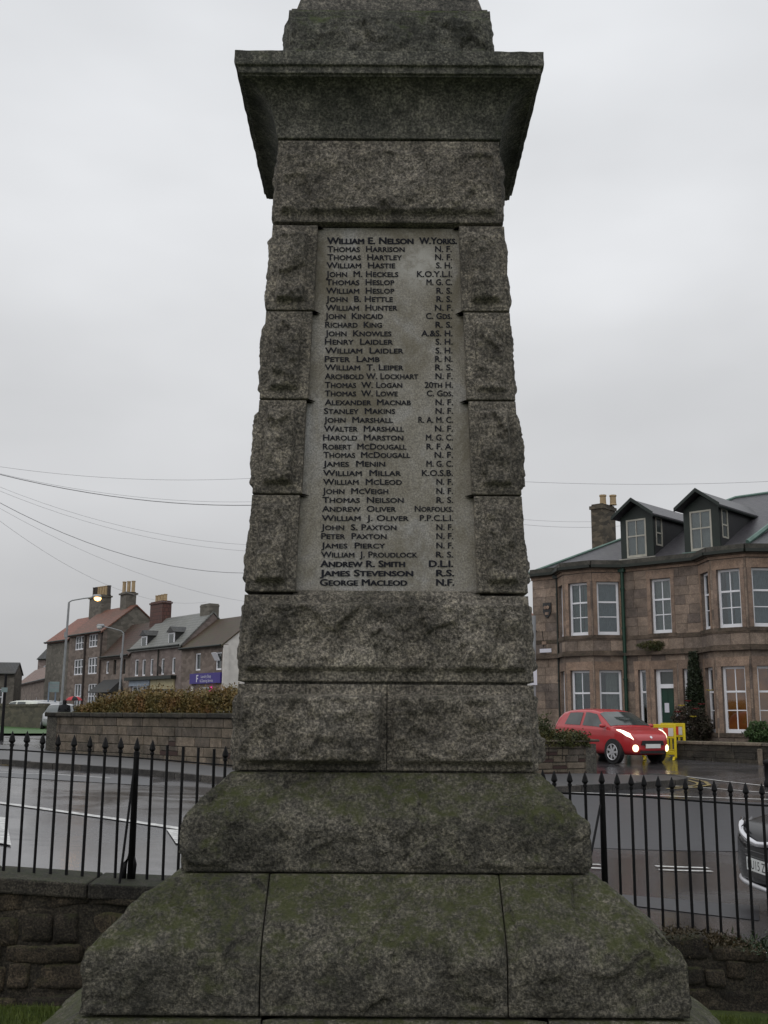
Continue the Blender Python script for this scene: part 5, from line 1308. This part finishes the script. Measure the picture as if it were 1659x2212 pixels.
m = MB(); m.box(-.7+2.35,3.75+2.35,-.16,-.02,3.98,4.68); sg_ = m.build('shop_sign', M['signblue'], h1); sg_['label'] = 'blue shop sign with white lettering'
for body, x0, x1, z0, hh in (('Laundry Shop',1.0,2.45,4.36,.20),('& Cleaning Service',.85,2.75,4.07,.20)):
    me = text_mesh(body, 1.0, 0, 0, caps=False); xa = min(v.co.x for v in me.vertices); xb = max(v.co.x for v in me.vertices); yb = max(v.co.y for v in me.vertices)
    for v in me.vertices: v.co = Vector((2.35+x0+(x1-x0)*(v.co.x-xa)/(xb-xa), -.166, z0+hh*v.co.y/yb))
    link('sign_lettering', me, M['signwhite'], sg_)
m = MB(); m.box(2.35+.32,2.35+.42,-.168,-.162,4.08,4.58); m.box(2.35+.42,2.35+.62,-.168,-.162,4.5,4.58); m.box(2.35+.42,2.35+.58,-.168,-.162,4.29,4.37); m.build('sign_emblem', M['signwhite'], sg_)
m = MB(); m.tube([(2.35+2.35,-.1,3.35),(2.35+2.35,-.1,3.75)], .10, 8); o = m.build('neon_lamp', M['pink'], h1)
m = MB(); m.box(.1+2.35-.6,.1+2.35-.4,-.1,.0,1.2,3.8); m.build('shop_pilaster', M['lime'], h1)
m = MB(); m.obox((2.35+2.95,-.12,5.75),(1,0,0),(0,1,.6),(0,-.6,1),.33,.03,.3); m.build('open_casement', M['white'], h1)
h2 = row_house('terraced_house', 'stone house with grey slate roof and two white dormers above shopfronts', -11.3, -2.38, ZB, 6.85, 2.4, 4.8, M['terrpink'], M['greyslate'],
    [(-10.45,-9.75,4.75,6.05,'slim'),(-9.1,-8.45,4.75,6.0,'slim'),(-7.65,-7.1,4.75,6.0,'slim'),(-5.75,-5.2,4.75,5.95,'slim'),(-3.95,-3.4,4.75,5.95,'slim'),(-10.8,-8.0,1.3,4.0,'w3'),(-7.0,-3.6,1.3,4.0,'w3')])
m = MB(); m.box(.0,8.2,-.45,-.0,4.42,4.66); m.build('shop_cornice', M['gutter'], h2)
m = MB(); m.box(.2,3.9,-.12,-.02,4.0,4.40); m.build('shop_fascia', M['shopblue'], h2); m = MB(); m.box(4.1,8.0,-.12,-.02,3.7,4.40); m.build('shop_fascia', M['cream'], h2)
m = MB(); m.tube([(5.15,-.08,2),(5.15,-.08,6.7)], .05, 6); m.build('downpipe', M['gutter'], h2); m = MB(); m.lathe([(.01,0),(.22,.05),(.32,.16)], n=12); o = m.build('satellite_dish', M['dpot'], h2); o.location = (6.35,-.35,5.1); o.rotation_euler = (R_(100),0,0)
def tdormer(e_, xc):
    m = MB(); m.box(xc-.5,xc+.5,.15,2.2,6.75,7.85); d_ = m.build('dormer', M['darkslate'], e_)
    m = MB(); m.box(xc-.48,xc+.48,.10,.16,6.85,7.8); m.build('dormer_window', M['white'], d_); m = MB(); m.box(xc-.34,xc+.34,.07,.098,7.0,7.68); m.build('pane', M['carglass'], d_)
    m = MB(); m.prism([(xc-.62,-.05,7.83),(xc+.62,-.05,7.83),(xc,-.05,8.25)], (0,2.6,0)); uvroof(m.build('dormer_roof', M['darkslate'], d_))
tdormer(h2, 2.15); tdormer(h2, 6.9)
u_a, z_a = TP(335,1302,2.4); u_b, z_b = TP(361,1302,2.4)
chimney(h2, u_a+11.3, u_b+11.3, 2.0, 2.8, 7.5, z_a, M['redbrick'], [(u_a+11.3+.35+i*(u_b-u_a-.7)/3, 2.4) for i in range(4)], .17, .55)
u_a, z_a = TP(443,1307,2.5); u_b, _ = TP(463,1307,2.5)
chimney(h1, u_a+2.35, u_b+2.35, 2.1, 2.9, 6.5, z_a, M['terrgrey'], [], cap=.02)
h3 = row_house('terraced_house', 'low stone house with dark red pantiles between the tall and slated houses', -16.95, -11.33, ZB, 6.5, 2.65, 5.0, M['terr'], M['darkpantile'],
    [(-16.1,-15.5,5.1,6.1,'slim'),(-14.55,-14.0,5.0,6.15,'dark'),(-12.75,-12.2,5.0,6.15,'dark'),(-16.2,-13.0,1.5,3.4,'w3')])
m = MB(); m.hexa([(.1,-1.3,3.55),(4.6,-1.3,3.55),(4.6,0,3.55),(.1,0,3.55),(.3,-1.2,3.62),(4.4,-1.2,3.62),(4.2,-.02,4.6),(.6,-.02,4.6)]); m.build('porch_roof', M['darkslate'], h3)
h4 = row_house('tall_house', 'three storey stone house with red pantile roof and white sash windows', -24.6, -17.0, ZB, 8.65, 2.25, 5.6, M['terr'], M['pantile'],
    [(-23.2,-21.25,7.3,8.5,'w3'),(-20.1,-18.2,7.4,8.5,'w3'),(-23.2,-21.0,5.15,6.5,'w3'),(-20.0,-18.0,5.15,6.55,'w3'),(-22.8,-20.9,2.3,4.4,'w3'),(-19.7,-17.8,2.3,4.35,'w3')], gable_mat=M['terrgrey'])
m = MB(); m.tube([(3.95,-.1,1),(3.95,-.1,8.5)], .09, 6); m.tube([(7.45,-.1,1),(7.45,-.1,8.5)], .07, 6); m.build('downpipe', M['dpot'], h4)
u_a, z_a = TP(270,1281,2.8); u_b, _ = TP(283,1281,2.8)
chimney(h4, u_a+24.6, u_b+24.6, 2.4, 3.3, 9.5, z_a, M['terrgrey'], [(u_a+24.6+.25+i*.5, 2.6+i*.2) for i in range(3)], .19, .95, .12)
u_a, z_a = TP(203,1290,2.8); u_b, _ = TP(229,1290,2.8)
chimney(h4, u_a+24.6, u_b+24.6, 2.4, 3.3, 8.6, z_a, M['terrgrey'], [(u_a+24.6+.3+i*(u_b-u_a-.3)/6, 2.7+i*.06) for i in range(7)], .19, .85, .1, [M['dpot'],M['dpot'],M['pot'],M['pot'],M['pot'],M['pot'],M['dpot']])
h5 = row_house('terraced_house', 'house with bright orange pantiles behind the tall street lamp', -30.2, -24.65, ZB, 8.35, 2.2, 5.6, M['terrgrey'], M['brightpantile'], [(-26.2,-25.6,1.5,3.2,'dark')])
def far_house(name, label, O_, d_, L, depth, zb, ze, rise, wmat, rmat, wins):
    global TO, TU, TN, TRZ
    sv = (TO, TU, TN, TRZ); d_ = Vector(d_).normalized(); TO, TU, TN, TRZ = Vector(O_), d_, Vector((d_.y,-d_.x,0)), math.atan2(d_.y, d_.x)
    r_ = row_house(name, label, 0, L, zb, ze, rise, depth, wmat, rmat, wins); TO, TU, TN, TRZ = sv; return r_
q0 = at(131,1545,99)
far_house('stone_barn', 'long stone building with faded pink tiles receding left of the lamp', Vector((q0.x,q0.y,0))+Vector((-.44,1,0)).normalized()*46, (.44,-1,0), 46, 4.4, 1.0, 5.4, 1.9, M['terr'], M['pinktile'], [(40.5,41.6,1.4,3.4,'dark'),(33.0,34.2,1.4,4.8,'dark'),(24,25,2.4,3.6,'w'),(12,13,2.4,3.6,'w')])
q0 = at(128,1545,150)
far_house('far_house', 'dark slate roofed house rising behind the pink tiled building', Vector((q0.x-5.2,q0.y+5.5,0)), (.9,-.3,0), 9.5, 9.0, 1.0, 9.6, 3.3, M['terrpink'], M['darkslate'], [(1.0,2.0,7.0,8.6,'w'),(5.0,6.0,7.0,8.6,'w')])
q0 = at(-30,1545,96)
far_house('far_house', 'olive rendered house at the far left edge behind the black pole', Vector((q0.x-.4,q0.y,0)), (.9,.1,0), 2.6, 3.0, 1.0, 5.4, 0.9, M['terrgrey'], M['darkslate'], [(1.0,1.7,2.6,4.0,'w')])
# distant houses seen past the villa corner
e_ = empty('far_roof_house', (2.2, 64, 0), R_(20), 'bit of an orange roofed house showing past the villa corner', 'house')
m = MB(); m.box(0,9,0,7,.8,6.2); m.build('wall', M['lime'], e_); m = MB(); m.prism([(-.2,-.3,6.0),(-.2,7.3,6.0),(-.2,3.5,8.9)], (9.4,0,0)); uvroof(m.build('roof', M['brightpantile'], e_))
# wooded hill far behind
hp = [[(-260+i*26, 330+40*math.sin(i*.9), -4 if j == 0 else (12+9*noise.noise(Vector((i*.45,2,0)))+5*math.sin(i*.7))*(1-.25*(j==2))) if j < 2 else (-260+i*26, 420, -4) for j in (0,1,2)] for i in range(21)]
tag(MB().grid(hp).build('hill', M['hill'], smooth=True), kind='structure')

# ------------------------------------------------------------------ street lamps
def lamp(label, px_base, px_top, px_arm, Y, lit):
    a = at(*px_top, Y); b_ = at(*px_base, Y); h_ = at(*px_arm, Y); zb = zr(b_.x, b_.y)
    e_ = empty('street_lamp', (a.x, Y, zb), 0, label, 'street lamp', 'street lamps'); H_ = a.z-zb; dx = h_.x-a.x; dz = h_.z-a.z
    m = MB(); m.tube([(-.1,0,-.1),(-.08,0,1.5),(-.075,0,1.6),(0,0,H_-.15),(0,0,H_)], [.11,.11,.075,.062,.055], 8); m.build('pole', M['steel'], e_)
    m = MB(); m.tube([(0,0,H_),(dx*.1,0,H_+dz*.35),(dx*.5,0,H_+dz*.75),(dx*.85,0,H_+dz)], .038, 6); m.build('arm', M['steel'], e_)
    m = MB(); m.tube([(dx*.78,0,H_+dz+.02),(dx*.82,0,H_+dz+.03),(dx*1.05,0,H_+dz+.02),(dx*1.1,0,H_+dz)], [.05,.13,.14,.04], 8); hd_ = m.build('lamp_head', M['steel'], e_, smooth=True)
    m = MB(); m.lathe([(.01,-.22),(.13,-.19),(.20,-.10),(.20,-.02),(.05,.0)], (dx*.97,0,H_+dz), 12); m.build('lamp_bowl', M['sodium'] if lit else M['lampoff'], hd_, smooth=True)
    m = MB(); m.box(-.14,.02,-.08,.08,H_*.72,H_*.72+.3); m.build('control_box', M['steel'], e_)
lamp('tall steel street lamp with glowing orange bulb beside the three storey house', (141,1590), (149,1301), (213,1290), 60, True)
lamp('unlit steel street lamp with arm to the left before the slated house', (258,1560), (267,1368), (214,1353), 74, False)
# sign on two posts, black pole, pole with notice beside the memorial
p1, p2 = atg(101,1564), atg(110,1566)
e_ = empty('direction_sign', (p1.x, p1.y, p1.z), R_(18), 'grey road sign on two blue-grey posts standing on the verge', 'sign')
dx = (p2-p1).length; H_ = at(100,1474,p1.y).z - p1.z
for x in (0, .42): m = MB(); m.tube([(x,0,-.1),(x,0,H_)], .05, 8); m.build('post', M['bluepost'], e_)
m = MB(); m.box(.02,.62,-.09,-.05,H_-.62,H_+.05); sg2 = m.build('sign_panel', M['signback'], e_); m = MB(); m.box(.06,.58,-.094,-.09,H_-.36,H_-.30); m.box(.06,.58,-.094,-.09,H_-.2,H_-.14); m.build('sign_rib', M['steel'], sg2)
p1 = atg(3,1600); e_ = empty('black_pole', (p1.x,p1.y,p1.z), 0, 'thin black iron pole at the left edge with small pale plate', 'pole')
m = MB(); hh = at(3,1455,p1.y).z-p1.z; m.tube([(0,0,-.1),(0,0,hh*.3),(0,0,hh)], [.09,.06,.05], 8); m.build('pole_shaft', M['iron'], e_); m = MB(); m.box(-.12,.12,-.08,-.06,hh*.72,hh*.79); m.build('plate', M['signback'], e_)
p1 = at(1153,1620,33); zb = zr(p1.x,p1.y); p2 = at(1159,1330,33)
e_ = empty('notice_post', (p1.x,p1.y,zb), 0, 'grey post with a white notice close beside the memorial', 'post')
m = MB(); m.tube([(0,0,-.1),(.08,0,p2.z-zb)], .07, 8); m.build('post_shaft', M['steel'], e_); q1, q2 = at(1150,1446,33), at(1161,1480,33); m = MB(); m.box(-.09,.13,-.11,-.08,q2.z-zb,q1.z-zb); m.build('notice', M['signwhite'], e_)
p1 = atg(1662,1700); e_ = empty('black_bollard', (p1.x,p1.y,p1.z), 0, 'black bollard at the right edge on the far kerb', 'bollard')
m = MB(); hb = at(1660,1640,p1.y).z-p1.z; m.lathe([(.11,-.05),(.11,.1),(.085,.14),(.085,hb-.12),(.11,hb-.1),(.11,hb-.04),(.03,hb)], n=12); m.build('bollard_body', M['iron'], e_, smooth=True)
p1 = atg(1643,1652); e_ = empty('marker_post', (p1.x,p1.y,p1.z), 0, 'short pale concrete marker post against the garden wall', 'post'); m = MB(); m.box(-.06,.06,-.05,.05,-.05,.42); bevel(m.build('post_shaft', M['planterstone'], e_), .02)
# roadside rubble wall far left
wl = [at(-60,1575,66), at(95,1575,60)]; e_ = empty('roadside_wall', (wl[0].x, wl[0].y, 0), math.atan2(wl[1].y-wl[0].y, wl[1].x-wl[0].x), 'low green stained stone wall behind the left verge', 'wall')
Lw = math.hypot(wl[1].x-wl[0].x, wl[1].y-wl[0].y); zt2_ = at(40,1522,63).z; m = MB(); m.box(0,Lw,0,.4,.7,zt2_-.12); m.build('wall_body', M['gardenwall'], e_)
x = 0; rr_ = random.Random(1)
while x < Lw: wd = rr_.uniform(.3,.5); m = MB(); m.box(x+.01,min(Lw,x+wd)-.01,-.04,.44,zt2_-.12,zt2_+rr_.uniform(-.02,.07)); m.build('coping_stone', M['gardenwall'], e_); x += wd

# ------------------------------------------------------------------ person with red umbrella behind the hedge
pp_ = at(150,1560,46); zb = zr(pp_.x, pp_.y)
def person(base, label):
    me = bpy.data.meshes.new('person'); V = [(0,0,.95),(0,0,1.15),(0,.01,1.38),(0,.01,1.50),(0,-.01,1.60),(0,-.01,1.72),(-.19,0,1.42),(-.24,.02,1.18),(-.16,-.18,1.20),(.19,0,1.42),(.24,-.03,1.17),(.10,-.22,1.30),(-.10,0,.88),(-.11,.02,.50),(-.11,.05,.08),(-.11,-.10,.04),(.10,0,.88),(.11,-.04,.50),(.11,-.02,.08),(.11,-.16,.04),(-.10,-.22,1.24),(.08,-.27,1.36)]
    E_ = [(0,1),(1,2),(2,3),(3,4),(4,5),(2,6),(6,7),(7,8),(8,20),(2,9),(9,10),(10,11),(11,21),(0,12),(12,13),(13,14),(14,15),(0,16),(16,17),(17,18),(18,19)]
    rad = [.15,.14,.16,.065,.095,.085,.075,.055,.042,.075,.055,.042,.10,.07,.05,.045,.10,.07,.05,.045,.04,.04]
    me.from_pydata(V, E_, []); o = bpy.data.objects.new('person', me); col.objects.link(o); o.location = base
    sk = o.modifiers.new('skin','SKIN'); sub = o.modifiers.new('sub','SUBSURF'); sub.levels = 2; sub.render_levels = 2
    for i, r_ in enumerate(rad): me.skin_vertices[0].data[i].radius = (r_, r_)
    me.skin_vertices[0].data[0].use_root = True; me.materials.append(M['darkcloth']); tag(o, label, 'person'); return o
pe = person((pp_.x-.25, pp_.y, zb-.12), 'person in dark clothes walking under a red umbrella behind the hedge')
ub = at(160,1513,46); e_ = empty('umbrella', (ub.x, ub.y, ub.z), 0, 'open red umbrella with one dark panel held above the hedge', 'umbrella')
rd = (at(178,1509,46).x-at(142,1509,46).x)/2
def gore(k_, n=8):
    m = MB(); rows = []
    for i in range(7):
        t = i/6; ph = t*R_(78); row = []
        for j in range(5):
            a = 2*math.pi*(k_+j/4)/n; sag = 1-.06*math.sin(math.pi*j/4)*t; r2 = rd*math.sin(ph)/math.sin(R_(78))*sag; row.append((r2*math.cos(a), r2*math.sin(a), rd*.62*(math.cos(ph)-math.cos(R_(78)))))
        rows.append(row)
    m.grid(rows); return m
for k_ in range(8): gore(k_).build('canopy_panel', M['darkcloth'] if k_ == 6 else M['umbrella'], e_, smooth=True)
m = MB(); m.tube([(0,0,rd*.55),(.03,0,-.75)], .012, 6); m.build('shaft', M['iron'], e_)

# ------------------------------------------------------------------ overhead wires
def wire(label, pa_, pb_, rad, sag):
    A, B = at(*pa_[:2], pa_[2]), at(*pb_[:2], pb_[2]); d = B-A; 
    pts = []
    for i in range(29): t = -0.7+2.4*i/28; p = A+d*t; p.z -= sag*4*t*(1-t); pts.append(p)
    e_ = MB().tube(pts, rad*.8, 5).build('overhead_wire', M['wire'], smooth=True); tag(e_, label, 'wire', 'overhead wires'); return e_
def c5w(x, y): return x*.6329/1.852, (1800+y*.6329)/1.852
wire('uppermost thin wire crossing the left sky', (*c5w(0,106),42), (*c5w(1580,180),42), .009, .25)
wire('thicker cable below the uppermost left wire', (*c5w(0,155),36), (*c5w(1580,350),40), .020, .30)
wire('thin wire running close above the thicker left cable', (*c5w(0,150),37), (*c5w(1580,328),41), .007, .30)
wire('upper of two faint wires in mid sky on the left', (*c5w(0,235),44), (*c5w(1540,598),48), .008, .45)
wire('lower of two faint wires in mid sky on the left', (*c5w(0,260),44), (*c5w(1540,638),48), .008, .45)
wire('dark steep cable descending to the memorial on the left', (*c5w(0,335),34), (*c5w(1530,778),40), .014, .55)
wire('faint wire just below the dark steep cable', (*c5w(0,370),40), (*c5w(1530,955),50), .007, .5)
wire('lowest faint wire slanting towards the chimneys', (*c5w(0,450),44), (*c5w(900,930),60), .008, .4)
wire('long level wire across the right sky above the dormers', (1130,1040.5,44), (1659,1040,44), .010, .12)
wire('upper short wire between the memorial and villa chimney', (1130,1122,60), (1275,1127,62), .010, .05)
wire('lower short wire between the memorial and villa chimney', (1140,1134,60), (1275,1139,62), .012, .05)
